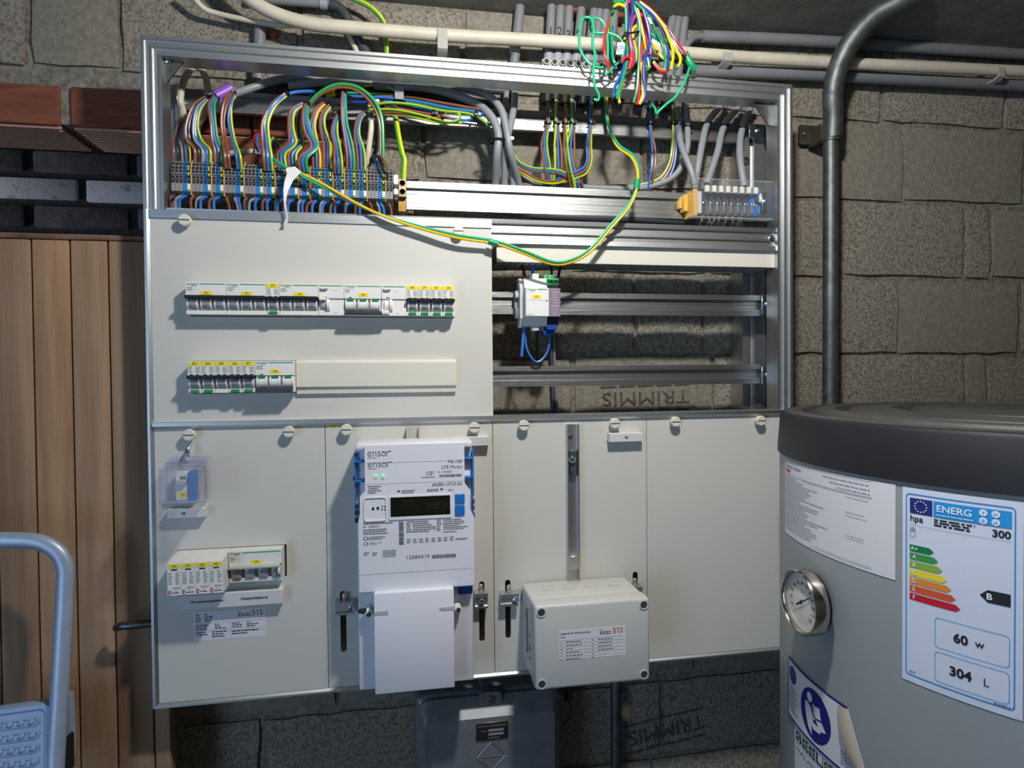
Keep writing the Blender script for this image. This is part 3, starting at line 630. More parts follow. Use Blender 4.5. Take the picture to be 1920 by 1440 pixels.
def sticker_stb(label, px, y, title):
    (ax, az), (bx_, bz), (cx_, cz), (dx_, dz) = [U(p[0], p[1], y) for p in px]
    x0, x1, z0, z1 = (ax+dx_)/2, (bx_+cx_)/2, (cz+dz)/2, (az+bz)/2; w, h = x1-x0, z1-z0
    t = thing('paper_sticker', ((x0+x1)/2, y, z0), label, 'sticker')
    MB().plate(rr(x0, x1, z0, z1, 0.0015, 3), [], y-0.0003, y).build('paper', PAPER, t, smooth_deg=0); yy = y-0.0005
    stb_logo(t, x0+w*.81, z1-h*.24, w*.155, h*.19, yy)
    b = MB(); b.text('STB', x0+w*.61, z1-h*.09, yy, h*.045, align='L'); b.lines(x0+w*.61, x0+w*.79, z1-h*.25, z1-h*.13, yy, 2, r2, lo=.9)
    if title:
        b.text('Legende für Steuerleitung', x0+w*.02, z1-h*.12, yy, h*.075, w=w*.44, align='L', bold=0.015); b.lines(x0+w*.02, x0+w*.14, z1-h*.26, z1-h*.21, yy, 1, r2)
        for k in range(6):
            zz = z1-h*(.34+.115*k); b.quad(x0+w*(.02 if k else .02), x0+w*.97, zz-.00012, zz+.00012, yy)
            b.lines(x0+w*.02, x0+w*.05, zz-h*.085, zz-h*.035, yy, 1, r2); b.lines(x0+w*.10, x0+w*.36, zz-h*.085, zz-h*.035, yy, 1, r2, lo=.4); b.lines(x0+w*.49, x0+w*.52, zz-h*.085, zz-h*.035, yy, 1, r2)
            if k < 4: b.lines(x0+w*.58, x0+w*.83, zz-h*.085, zz-h*.035, yy, 1, r2, lo=.8)
    else:
        b.lines(x0+w*.03, x0+w*.11, z1-h*.36, z1-h*.06, yy, 4, r2, lo=.7); b.lines(x0+w*.15, x0+w*.30, z1-h*.36, z1-h*.06, yy, 4, r2, lo=.3)
        for zz, xa_, xb2 in ((.40, .02, .97), (.66, .02, .97), (.74, .51, .97)): b.quad(x0+w*xa_, x0+w*xb2, z1-h*zz-.0001, z1-h*zz+.0001, yy)
        b.quad(x0+w*.51-.0001, x0+w*.51+.0001, z1-h*.97, z1-h*.40, yy)
        b.lines(x0+w*.03, x0+w*.26, z1-h*.64, z1-h*.43, yy, 3, r2, lo=.6); b.lines(x0+w*.29, x0+w*.48, z1-h*.64, z1-h*.43, yy, 3, r2, lo=.3)
        b.lines(x0+w*.03, x0+w*.20, z1-h*.84, z1-h*.68, yy, 2, r2, lo=.8); b.lines(x0+w*.25, x0+w*.48, z1-h*.93, z1-h*.68, yy, 3, r2, lo=.5)
        b.lines(x0+w*.53, x0+w*.69, z1-h*.63, z1-h*.43, yy, 3, r2, lo=.7); b.lines(x0+w*.73, x0+w*.9, z1-h*.63, z1-h*.43, yy, 3, r2, lo=.3); b.lines(x0+w*.53, x0+w*.9, z1-h*.88, z1-h*.70, yy, 2, r2, lo=.4)
    b.build('printed_text', INK, t, smooth_deg=0); return t
sticker_stb('white printed system sticker below the long label holder on the left cover', ((362, 1148), (498, 1140), (499, 1193), (364, 1201)), YC, False)
# ------------------------------------------------------------------ clear sealed box with a small breaker inside
t = thing('sealable_clear_box', (U(340, 940, -0.03)[0], YC, U(340, 945, -0.03)[1]), 'clear plastic sealed box over a blue-edged fuse switch on the left cover', 'clear box')
fx0, fx1, fz0, fz1 = rect(300, 881, 372, 943, -0.058); bx0_, bx1_, bz0_, bz1_ = rect(316, 868, 389, 936, -0.002)
fl = [(fx0, fz0), (fx1, fz0), (fx1, fz1), (fx0, fz1)]; bl_ = [(bx0_, bz0_), (bx1_, bz0_), (bx1_, bz1_), (bx0_, bz1_)]
b = MB(); F = [b.bm.verts.new((x, -0.058, z)) for x, z in fl]; B = [b.bm.verts.new((x, -0.001, z)) for x, z in bl_]
b.bm.faces.new(F)
for i in range(4): b.bm.faces.new((F[i], F[(i+1) % 4], B[(i+1) % 4], B[i]))
bo = b.build('clear_hood', CLEAR, t, smooth_deg=0)
b = MB()
for i in range(4):
    b.tube([(fl[i][0], -0.058, fl[i][1]), (fl[(i+1) % 4][0], -0.058, fl[(i+1) % 4][1])], 0.0012, n=6, sub=1); b.tube([(fl[i][0], -0.058, fl[i][1]), (bl_[i][0], -0.001, bl_[i][1])], 0.0009, n=6, sub=1)
    b.tube([(bl_[i][0], -0.001, bl_[i][1]), (bl_[(i+1) % 4][0], -0.001, bl_[(i+1) % 4][1])], 0.0009, n=6, sub=1)
b.build('hood_edge', CLEARE, t)
tx0, tx1, tz0, tz1 = rect(314, 856, 388, 872, -0.006)
MB().plate(rr(tx0, tx1, bz1_, tz1, 0.004), [], -0.004, -0.002).build('flange', CLEARE, t, smooth_deg=0)
ix0, ix1, iz0, iz1 = rect(329, 884, 366, 938, -0.016)
MB().box(ix0, ix0+(ix1-ix0)*.66, -0.016, 0.0025, iz0, iz1, 0.001).build('fuse_switch_body', WHITE, t)
MB().box(ix0+(ix1-ix0)*.68, ix1, -0.020, 0.0025, iz0, iz1, 0.001).build('blue_side', BLUEP, t)
MB().box(ix0+0.002, ix0+(ix1-ix0)*.6, -0.0235, -0.016, iz0+(iz1-iz0)*.55, iz0+(iz1-iz0)*.72, 0.001).build('lever', mat('pale_grey_plastic', '#B9BAB6', 0.4), t)
MB().box(ix0+0.006, ix0+0.014, -0.0165, -0.015, iz0+(iz1-iz0)*.74, iz0+(iz1-iz0)*.84).build('green_flag', GREEN, t)
ylabel(t, '1F5', ix0+(ix1-ix0)*.36, iz0+(iz1-iz0)*.20, -0.016, 0.0125, 0.0085, 0.003)
b = MB(); x, z = U(351, 850, -0.010)
for k in range(5): b.tube([(x-0.003+0.001*k, -0.008-0.001*k, z+0.004-k*0.0035), (x+0.004, -0.012, z+0.002-k*0.0035), (x-0.002, -0.010, z-k*0.0035)], 0.0007, n=5)
b.tube([(x+0.004, -0.004, z+0.014), (x+0.001, -0.012, z+0.006), (x-0.001, -0.012, z)], 0.0022, n=8)
b.build('seal_wire', ZINC, t)
# ------------------------------------------------------------------ cable duct in the right bay
x0, x1 = U(931, 480, 0.012)[0], U(1456, 480, 0.012)[0]; z1 = U(1200, 463, 0.012)[1]; z0 = U(1200, 497, 0.012)[1]
t = thing('cable_duct', ((x0+x1)/2, 0.012, z0), 'long cream slotted cable duct under the cross bar in the right bay', 'cable duct')
MB().box(x0, x1, 0.012, 0.0145, z0, z1, 0.001).box(x0, x1, 0.0145, 0.06, z1-0.003, z1).build('lid', OFFW, t)
b = MB(); n = 44
for i in range(n):
    xx = x0+0.004+(x1-x0-0.01)*i/n; b.box(xx, xx+0.0085, 0.016, 0.070, z0+0.0005, z0+0.0022)
b.build('fingers', mat('grey_duct_plastic', '#8B8B8A', 0.5), t); MB().box(x0+0.001, x1-0.001, 0.070, 0.0715, z0, z1).build('back', mat('grey_duct_plastic', '#8B8B8A', 0.5), t)
# ------------------------------------------------------------------ electricity meter
r3 = random.Random(11)
mx0, mx1 = 0.2930, 0.4572
t = MT = thing('electricity_meter', (0.375, -0.04, 1.03), 'white electronic electricity meter with dark display on the lower covers', 'electricity meter')
def mz(py, y): return U(778, py, y)[1]
YF = -0.078                                   # main face
zTop = mz(833, YF); zA = mz(925, YF); zB = mz(988, YF); zC = mz(1072, YF); zD = mz(1104, YF); zE = mz(1284, -0.055)
b = MB(); b.box(mx0, mx1, -0.058, 0.0028, zE, zTop, 0.003, 2); b.build('base', METERW, t)
fx0, fx1 = U(684, 880, YF)[0], U(871, 880, YF)[0]; gx0, gx1 = U(675, 960, YF)[0], U(881, 960, YF)[0]; hx0, hx1 = U(673, 1040, YF)[0], U(889, 1040, YF)[0]
MB().sec_y([(hx0, zD), (hx0, zB+0.012), (gx0, zB+0.022), (gx0, zA-0.002), (fx0, zA+0.007), (fx0, zTop), (fx1, zTop), (fx1, zA+0.012), (gx1, zA+0.002), (gx1, zB+0.022), (hx1, zB+0.012), (hx1, zD)], YF, -0.050).build('face', METERW, t)
# three-piece cap with seams
MB().box(mx0+0.0005, mx1-0.0005, YF+0.006, -0.006, zTop-0.007, zTop+0.0016, 0.002, 2).build('cap', METERW, t)
b = MB()
for py in (866, 905): b.quad(fx0+0.0005, fx1-0.0005, mz(py, YF)-.0002, mz(py, YF)+.0002, YF-0.0002)
b.quad(hx0, hx1, zC-.0002, zC+.0002, YF-0.0002); b.build('seam', mat('seam_grey', '#9C9CA4', 0.6), t, smooth_deg=0)
for s_, ex0, ex1 in ((-1, mx0-0.0008, fx0), (1, fx1, mx1+0.0008)):
    o1 = ex0 if s_ < 0 else ex1
    b = MB(); zt_ = mz(846, -.065); zb_ = mz(935, -.065)
    b.box(o1-0.0015, o1+0.0015, -0.064, -0.030, zb_, zt_, 0.0005)
    for py in (862, 898): zz = mz(py, -.066); b.box(ex0, ex1, -0.070, -0.040, zz-0.0013, zz+0.0013, 0.0004)
    b.build('blue_clip', BLUEP, t); 
    b = MB(); b.box(min(o1, o1-s_*0.010), max(o1, o1-s_*0.010), -0.060, -0.035, mz(975, -.06), mz(930, -.06), 0.001); b.build('side_terminal', mat('pale_blue_grey', '#9AA3B8', 0.4), t)
    b = MB(); 
    for k, py in enumerate((940, 952, 966)): b.box(o1-0.002, o1+0.0022, -0.064, -0.045, mz(py+8, -.06), mz(py, -.06), 0.0006)
    b.build('terminal_plug', DBLUE, t)
MB().lathe([(0.003, 0), (0.003, 0.004)], (mx0-0.001, -0.05, mz(893, -.05)), (-1, 0, 0), 12).build('seal_screw', BLACK, t)
# optical port frame and buttons, display
ox0, ox1, oz0, oz1 = rect(682, 932, 725, 977, YF)
MB().plate(rr(ox0, ox1, oz0, oz1, 0.004), [rr(ox0+0.0012, ox1-0.0012, oz0+0.0012, oz1-0.0012, 0.003)], YF-0.0016, YF).build('optical_port_rim', WHITE, t)
b = MB()
for px, py, s_ in ((699.5, 954, 2.2), (708.5, 953, 2.2), (716.5, 950, 1.2), (722, 950, 1.2), (716.5, 955.5, 1.2), (722, 955.5, 1.2)):
    x, z = U(px, py, YF); b.quad(x-s_*.00075, x+s_*.00075, z-s_*.0009, z+s_*.0009, YF-0.0003)
b.build('optical_port', INK, t, smooth_deg=0)
dx0, dx1, dz0, dz1 = rect(732, 930.5, 844, 967, YF)
MB().plate(rr(dx0-0.002, dx1+0.002, dz0-0.004, dz1+0.002, 0.002), [rr(dx0, dx1, dz0, dz1, 0.0006)], YF-0.0014, YF).build('display_bezel', METERW, t)
disp = MB().quad(dx0, dx1, dz0, dz1, YF-0.0004).build('display', mat('lcd_dark', '#14160F', 0.12), t, smooth_deg=0, label='dark liquid crystal display')
b = MB(); w = dx1-dx0; hh_ = dz1-dz0
b.lines(dx0+w*.2, dx0+w*.45, dz0+hh_*.72, dz0+hh_*.88, YF-0.0006, 1, r3, word=.003); b.text('00050', dx0+w*.80, dz0+hh_*.48, YF-0.0006, hh_*.36); b.quad(dx0+w*.02, dx1-w*.02, dz0+hh_*.17, dz0+hh_*.19, YF-.0006)
b.build('display_digits', mat('lcd_faint', '#2A2C22', 0.3), disp, smooth_deg=0)
for py0, py1 in ((926, 944), (947, 966)):
    x0, x1, z0, z1 = rect(853, py0, 871, py1, YF); MB().box(x0, x1, YF-0.0022, YF, z0, z1, 0.0008).build('push_button', BLUEP, t, label='square blue push button')
for px in (704.5, 718.5):
    x, z = U(px, 891.5, YF); MB().box(x-0.0022, x+0.0022, YF-0.0008, YF, z-0.0014, z+0.0014, 0.0003).build('green_led', mat('lit_green_led', '#6FE070', 0.4, emit='#5CF06A', estr=1.2), t)
b = MB(); yt = YF-0.0004
def ensor(px, py):
    x, z = U(px, py, YF); b.text('ens', x, z-0.0003, yt, 0.0070, w=0.0178, align='L', bold=-0.012)
    xo = x+0.0187; b.text('o', xo, z-0.0003, yt, 0.0070, w=0.0062, align='L', bold=-0.012); b.quad(xo+0.0018, xo+0.0042, z+0.0012, z+0.0017, yt)
    b.text('r', xo+0.0070, z-0.0003, yt, 0.0070, w=0.0052, align='L', bold=-0.012); b.quad(xo+0.009, xo+0.0140, z+0.0024, z+0.0032, yt)
    b.lines(x, x+0.013, z-0.0066, z-0.0050, yt, 1, r3, lo=.9, word=.002)
ensor(689, 851); ensor(690, 871.5)
for px, py, s_, hgt in ((866, 864.5, 'M6-100', .0046), (866, 874.5, 'LTE Modul', .0046), (866, 906.5, 'aRS801-STO-50', .0046)):
    x, z = U(px, py, YF); b.text(s_, x, z, yt, hgt, align='R')
x, z = U(799, 887.5, YF); b.text('CE', x, z, yt, .0052, align='L'); x, z = U(821, 885, YF); b.text('Nr. 10743650', x, z, yt, .0026, w=0.0195, align='L')
def barcode(px0, py0, px1, py1, n, vert=False):
    x0, x1, z0, z1 = rect(px0, py0, px1, py1, YF)
    for k in range(n):
        a, e = k/n, (k+r3.uniform(.35, .7))/n
        if vert: b.quad(x0, x1, z0+(z1-z0)*a, z0+(z1-z0)*e, yt)
        else: b.quad(x0+(x1-x0)*a, x0+(x1-x0)*e, z0, z1, yt)
def pl(px0, py0, px1, py1, n, **k):
    x0, x1, z0, z1 = rect(px0, py0, px1, py1, YF); b.lines(x0, x1, z0, z1, yt, n, r3, word=k.pop('word', .0026), **k)
barcode(824, 889, 866, 894, 34); barcode(748, 977, 757, 1021, 26, True); barcode(810, 1039, 855, 1046, 40)
x, z = U(812.5, 886.5, YF); q = .0018
for k in range(4):
    a, c = (x-q, z-q), (x+q, z+q)
b.quad(x-q, x+q, z-q, z-q+.0003, yt); b.quad(x-q, x+q, z+q-.0003, z+q, yt); b.quad(x-q, x-q+.0003, z-q, z+q, yt); b.quad(x+q-.0003, x+q, z-q, z+q, yt)
pl(790, 893, 817, 896, 1, lo=.95); pl(700, 896.5, 708, 898.5, 1); pl(714, 896.5, 722, 898.5, 1)
pl(690, 910, 716, 926, 4, lo=.5); pl(753, 918, 778, 925, 2, lo=.9); pl(801, 916, 823, 922, 2, lo=.9)
for px, py in ((747.5, 921), (828, 917)): x, z = U(px, py, YF); b.quad(x-.0018, x+.0018, z-.0013, z+.0013, yt)
x, z = U(840, 919, YF); b.text('NFC', x, z, yt, .0030, align='L')
pl(681, 979, 738, 983, 1, lo=.97); x, z = U(681, 988, YF); b.text('Nr. 12584319', x, z, yt, .0030, w=.0215, align='L')
pl(681, 990.5, 742, 1002, 3, lo=.7); x, z = U(681, 1010, YF); b.text('CH', x, z, yt, .0052, align='L', bold=.01); pl(696, 1005, 723, 1012, 2, lo=.7)
x, z = U(681, 1020, YF); b.text('CE', x, z, yt, .0046, align='L'); x, z = U(695, 1019.5, YF); b.text('M21', x, z, yt, .0036, align='L'); pl(709, 1016, 717, 1018, 1)
pl(762, 976, 775, 999, 6, lo=.5); pl(774, 975, 818, 998, 6, lo=.35); pl(819, 973, 828, 996, 6, lo=.6); pl(831, 972, 878, 993, 6, lo=.6); pl(831, 995, 862, 998.5, 1)
for k in range(8): pl(763+k*11.5, 1010-k*.7, 771+k*11.5, 1019-k*.7, 3, lo=.7, word=.0012)
pl(854, 1008, 878, 1012, 2, lo=.6)
x, z = U(763, 1045, YF); b.text('12584319', x, z, yt, .0050, w=.0315, align='L')
for px in (687, 703): pl(px-5, 1035, px+6, 1042, 2, lo=.6, word=.0014)
for py in (1034, 1041): 
    x0, x1, z0, z1 = rect(717, py-2.6, 743, py+2.6, YF); b.plate(rr(x0, x1, z0, z1, .0016, 3), [rr(x0+.0003, x1-.0003, z0+.0003, z1-.0003, .0013, 3)], yt, yt+.0002); b.text('ISLAPLC/90', (x0+x1)/2, (z0+z1)/2, yt, .0020, w=(x1-x0)*.8)
b.build('printed_text', mat('meter_print', '#56565E', 0.6), t, smooth_deg=0, weld=False)
# terminal cover with seal screws and tabs
YK = -0.088
kx0, kx1 = U(702, 1200, YK)[0], U(852, 1200, YK)[0]; kz0 = mz(1296, YK)
MB().box(kx0, kx1, YK, -0.05, kz0, zD, 0.0015, 2).box(hx0, hx1, YF+0.0006, -0.05, zD-0.002, zC-0.0004, 0.001).build('terminal_cover', METERW, t)
for px0, px1, py0, py1, sx in ((702, 728, 1146, 1153, 690), (824, 853, 1138, 1144, 858)):
    x0, x1, z0, z1 = rect(px0, py0, px1, py1, YK); MB().box(x0, x1, YK-0.0006, YK+0.001, z0, z1).build('slot', mat('slot_shade', '#B6B6C0', 0.5), t)
    x, z = U(sx, (py0+py1)/2, -0.07); MB().lathe([(0.0058, 0), (0.0058, 0.012), (0.003, 0.014)], (x, -0.058, z), (0, -1, 0), 16).build('seal_boss', WHITE, t)
    MB().lathe([(0.0032, 0), (0.0032, 0.003)], (x+0.001, -0.0715, z-0.001), (0, -1, 0), 12).build('seal_screw', DARKG, t)
x, z = U(681, 1150, -.075); MB().lathe([(0.0034, 0), (0.0042, 0.008), (0.003, 0.014)], (x+.004, -0.066, z), (-0.6, -0.7, 0.25), 12).build('wing_screw', mat('dark_steel', '#5C6068', 0.35, 0.9), t)
x0, x1, z0, z1 = rect(858, 1083, 886, 1114, -0.064); MB().box(x0, x1, -0.066, -0.056, z0, z1, 0.002, 2).build('blue_block', DBLUE, t)
MB().box(hx1-0.030, hx1, -0.072, -0.056, zD-0.001, zD+0.003, 0.001).build('hood', METERW, t)
# clear clip above the meter
x0, x1, z0, z1 = rect(762, 801, 788, 831, -0.006)
t = thing('hanger_clip', ((x0+x1)/2, YC, z0), 'small translucent hanger clip just above the electricity meter', 'clip')
GREYC = mat('grey_translucent_clip', '#B4B3AF', 0.25)
MB().box(x0, x0+0.003, -0.010, YC-0.0002, z0, z1, 0.0006).box(x1-0.003, x1, -0.010, YC-0.0002, z0, z1, 0.0006).box(x0+0.003, x1-0.003, -0.003, YC-0.0002, z0, z1, 0.0004).box(x0+0.003, x1-0.003, -0.008, -0.003, z0, z0+0.007, 0.0006).build('clip', GREYC, t)
# ------------------------------------------------------------------ hook brackets in the slots
def hook(label, px, py0, py1, screw=None, w=0.020, y=-0.012):
    x, z1 = U(px, py0, y); z0 = U(px, py1, y)[1]
    t = thing('hook_bracket', (x, y, z0), label, 'bracket', 'aluminium hook brackets in the cover slots')
    MB().sec_x([(y, z1-0.002), (y, z1-0.008), (y+0.004, z1-0.009), (y+0.004, z0+0.004), (y, z0+0.003), (y, z0), (YC-0.0004, z0), (YC-0.0004, z1)], x-w/2, x+w/2).build('bracket', ALU, t)
    sx = x if screw is None else U(screw, (py0+py1)/2, y)[0]
    MB().lathe([(0.0048, 0), (0.0048, 0.0035), (0.003, 0.0045), (0.0022, 0.002)], (sx, y+0.002, (z0+z1)/2-0.001), (0, -1, 0), 14).build('screw', ZINC, t)
    MB().lathe([(0.0026, 0), (0.0036, 0.004), (0.0036, 0.009), (0.0022, 0.011)], (x, -0.003, z1-0.001), (0, 0, 1), 10).build('hook_pin', mat('pale_metal', '#C9C2B4', 0.35, 0.8), t)
hook('aluminium hook bracket left of the electricity meter', 645, 1128, 1153, 659, 0.026)
hook('pale aluminium hook bracket right of the electricity meter', 903, 1111, 1141)
hook('aluminium hook bracket holding the left side of the junction box', 956, 1112, 1137, 967, 0.028)
hook('aluminium hook bracket behind the top right corner of the junction box', 1194, 1099, 1122)
# ------------------------------------------------------------------ vertical slotted rail above the junction box
x0, x1 = U(1063, 930, -0.004)[0], U(1085, 930, -0.004)[0]; z1 = U(1073, 796, -0.004)[1]; z0 = U(1073, 1092, -0.004)[1]
t = thing('vertical_hanger_rail', ((x0+x1)/2, -0.004, z0), 'narrow vertical aluminium hanger rail above the junction box', 'hanger rail')
MB().sec_z([(x0, -0.010), (x0+0.0018, -0.010), (x0+0.0028, -0.001), (x1-0.0028, -0.001), (x1-0.0018, -0.010), (x1, -0.010), (x1, YC-0.0003), (x0, YC-0.0003)], z0, z1).build('rail', ALUV, t, smooth_deg=25)
x, z = U(1070, 818, -0.003); MB().lathe([(0.003, 0), (0.003, 0.002)], (x, -0.001, z), (0, -1, 0), 12).build('screw', ZINC, t)
xm = (x0+x1)/2; za, zb_ = U(1073, 845, -0.008)[1], U(1073, 893, -0.008)[1]
cl = MB().box(xm-0.0055, xm+0.0055, -0.0095, -0.0015, zb_, za, 0.0008).build('sliding_nut', STEEL, t)
x, z = U(1073.5, 862, -.012); MB().lathe([(0.0056, 0), (0.0056, 0.004), (0.0038, 0.006), (0.0022, 0.004)], (x, -0.0095, z), (0, -1, 0), 16).build('screw', ZINC, cl)
x, z = U(1073, 885, -.012); MB().lathe([(0.002, 0), (0.002, 0.002)], (x, -0.0095, z), (0, -1, 0), 10).build('screw', DARKG, cl)
za, zb_ = U(1073, 1042, -0.008)[1], U(1073, 1068, -0.008)[1]
MB().box(xm-0.0085, xm+0.0085, -0.011, -0.001, zb_, za, 0.001).build('end_stop', mat('pale_metal', '#C9C2B4', 0.35, 0.8), t)
# ------------------------------------------------------------------ junction box
jx0, jx1, jz0, jz1, jy = 0.5396, 0.7118, 1.0262, 1.1478, -0.104
JG = mat('grey_box_plastic', '#C2C3BF', 0.42)
t = thing('junction_box', ((jx0+jx1)/2, -0.05, jz0), 'grey plastic junction box with four corner screws and a printed legend', 'junction box')
MB().box(jx0+0.0008, jx1-0.0008, -0.072, 0.0, jz0+0.0008, jz1-0.0008, 0.005, 3).build('body', JG, t)
lid = MB().box(jx0, jx1, jy, -0.0725, jz0, jz1, 0.0045, 3).build('lid', JG, t)
for cx in (jx0+0.0095, jx1-0.0095):
    for cz in (jz0+0.0095, jz1-0.0095):
        ho = MB().lathe([(0.0070, 0), (0.0070, 0.0012), (0.0054, 0.0012), (0.0050, -0.0005)], (cx, jy, cz), (0, -1, 0), 20).build('screw_rim', JG, lid)
        MB().lathe([(0.0046, 0), (0.0046, 0.0005), (0.002, 0.0002)], (cx, jy-0.0005, cz), (0, -1, 0), 14).build('screw', DARKG, lid)
for k, px in enumerate((1031, 1066, 1102, 1136)):
    xk = jx0+(jx1-jx0)*(0.20+0.205*k); yk = -0.034
    MB().lathe([(0.0125, 0), (0.0125, 0.0008), (0.0105, 0.0008), (0.0105, 0.0001), (0.0080, 0.0001), (0.0080, 0.0008), (0.0062, 0.0008), (0.0058, 0.0001), (0.0012, 0.0001), (0.001, 0.0010)], (xk, yk, jz1-0.0009), (0, 0, 1), 28).build('knockout', JG, t)
MB().box(jx0-0.0004, jx0+0.001, -0.048, -0.040, jz0+0.030, jz1-0.025, 0.0003).build('side_slot', mat('slot_grey', '#6C7684', 0.4), t)
b = MB()
for zz, w_ in ((0.062, .003), (0.048, .002), (0.042, .004), (0.028, .003)): b.box(jx0-0.0003, jx0+0.001, -0.066, -0.063, jz0+zz, jz0+zz+w_)
b.build('side_marks', GINK, t)
sticker_stb('white printed legend sticker on the front of the junction box', ((1048, 1182), (1172, 1173), (1173, 1228), (1049, 1238)), jy, True)
# ------------------------------------------------------------------ contactor and relay module on the rail
x0, x1 = U(986, 566, 0.0)[0], U(1029, 566, 0.0)[0]; zt, zb_ = U(1008, 539.5, 0)[1], U(1008, 592.5, 0)[1]
t = thing('contactor', ((x0+x1)/2, RY, zb_), 'white modular contactor labelled 3K1 on the open rail', 'contactor')
zu, zd = U(1005, 523, 0.022)[1], U(1005, 612, 0.022)[1]
MB().sec_x([(0.0, zt), (0.0, zb_), (0.012, zb_-0.001), (0.018, zd), (0.044, zd), (0.044, zu), (0.016, zu), (0.010, zt+0.001)], x0, x1).build('body', WHITE, t, smooth_deg=20)
MB().sec_x([(0.019, zt+0.002), (0.019, zb_-0.002), (0.03, zd-0.002), (0.044, zd-0.002), (0.044, zu+0.001), (0.03, zu+0.001)], x0-0.006, x0-0.0003).build('side_shell', mat('pale_grey_shell', '#C4C3C4', 0.4), t, smooth_deg=20)
MB().box((x0+x1)/2-0.004, (x0+x1)/2+0.007, 0.018, 0.04, zu, zu+0.008, 0.001).build('rail_clip', WHITE, t); MB().box((x0+x1)/2-0.004, (x0+x1)/2+0.007, 0.02, 0.04, zd-0.007, zd, 0.001).build('rail_clip', WHITE, t)
greenline(t, x0, x1+0.0, zt, 0.0); ylabel(t, '3K1', (x0+x1)/2-.001, zt-0.0140, 0.0, 0.0145, 0.0052)
MB().quad(x0, x1, zt-0.0198, zt-0.0195, -0.0002).build('seam', GINK, t, smooth_deg=0); MB().quad(x1-0.0045, x1-0.0020, zt-0.0212, zt-0.0192, -0.0003).build('status_window', mat('brown_red_window', '#8C4A36', 0.4), t, smooth_deg=0)
smallprint(t, x0+0.001, x0+0.013, zb_+0.001, zb_+0.003, 0.0, 1, .5)
# rail end stop left of it
ex0, ex1 = U(966, 570, 0.03)[0], U(979, 570, 0.03)[0]
t = thing('rail_end_clamp', (ex0, RY, U(970, 595, .03)[1]), 'grey end clamp on the rail left of the contactor', 'end clamp')
za, zb2 = U(972, 545, 0.03)[1], U(972, 597, 0.03)[1]
MB().sec_x([(0.030, za), (0.026, za-0.006), (0.026, za-0.012), (0.034, za-0.014), (0.034, za-0.028), (0.026, za-0.029), (0.026, zb2+0.006), (0.030, zb2), (RY-0.0005, zb2), (RY-0.0005, za)], ex0, ex1).build('clamp', mat('mid_grey_plastic', '#8F9090', 0.4), t)
# purple relay
px0_, px1_ = x1+0.0006, U(1051, 566, 0.002)[0]
PUR = mat('mauve_grey_plastic', '#857886', 0.4)
t = thing('relay_module', ((px0_+px1_)/2, RY, zb_), 'mauve smart relay module with green terminals right of the contactor', 'relay module')
MB().sec_x([(0.003, zt), (0.003, zb_), (0.018, zb_), (0.020, zb_-0.012), (0.044, zb_-0.012), (0.044, zt+0.012), (0.016, zt+0.012), (0.016, zt)], px0_, px1_).build('body', PUR, t, smooth_deg=20)
MB().box(px0_, px1_, 0.016, 0.043, zb_-0.0125, zb_-0.0005, 0.0005).build('lower_block', mat('dark_navy_plastic', '#232638', 0.4), t)
g1 = MB().box(px0_-0.001, px1_-0.001, 0.008, 0.040, zt+0.006, zt+0.0165, 0.0008).box(px0_-0.004, px1_-0.006, 0.018, 0.040, zt+0.017, zt+0.0235, 0.0008).build('green_terminal', mat('green_terminal_plastic', '#4FB574', 0.4), t)
b = MB()
for q in (0.30, 0.70): b.disc(px0_+(px1_-px0_)*q, zt+0.0115, 0.0078, 0.0017)
for q in (0.08, 0.50): b.disc(px0_+(px1_-px0_)*q, zt+0.0203, 0.0178, 0.0014)
b.build('screw_hole', mat('dark_green_hole', '#123A24', 0.6), g1, smooth_deg=0)
b1 = MB().box(px0_-0.001, px1_-0.003, 0.012, 0.040, zb_-0.021, zb_-0.013, 0.0008).box(px0_-0.005, px1_-0.008, 0.020, 0.040, zb_-0.029, zb_-0.0215, 0.0008).build('blue_terminal', DBLUE, t)
b = MB(); w_ = px1_-px0_
for k, q in enumerate((.045, .080, .130, .175, .220, .260)): b.lines(px0_+w_*.35, px0_+w_*.9, zt-0.003-k*0.0042, zt-0.0012-k*0.0042, 0.0027, 1, r3, lo=.5, word=.002)
b.text('Shelly', px0_+w_*.5, zt-0.0285, 0.0027, 0.0034, w=w_*.6); xx, zz = px0_+w_*.5, zt-0.0365
b.plate([(xx+.0045*math.cos(a*.5236), zz+.0045*math.sin(a*.5236)) for a in range(12)], [[(xx+.0041*math.cos(a*.5236), zz+.0041*math.sin(a*.5236)) for a in range(12)]], 0.0026, 0.0028)
b.lines(px0_+w_*.35, px0_+w_*.7, zb_+.001, zb_+.0028, 0.0027, 1, r3); b.build('lettering', mat('pale_mauve_print', '#CBC2CC', 0.5), t, smooth_deg=0)
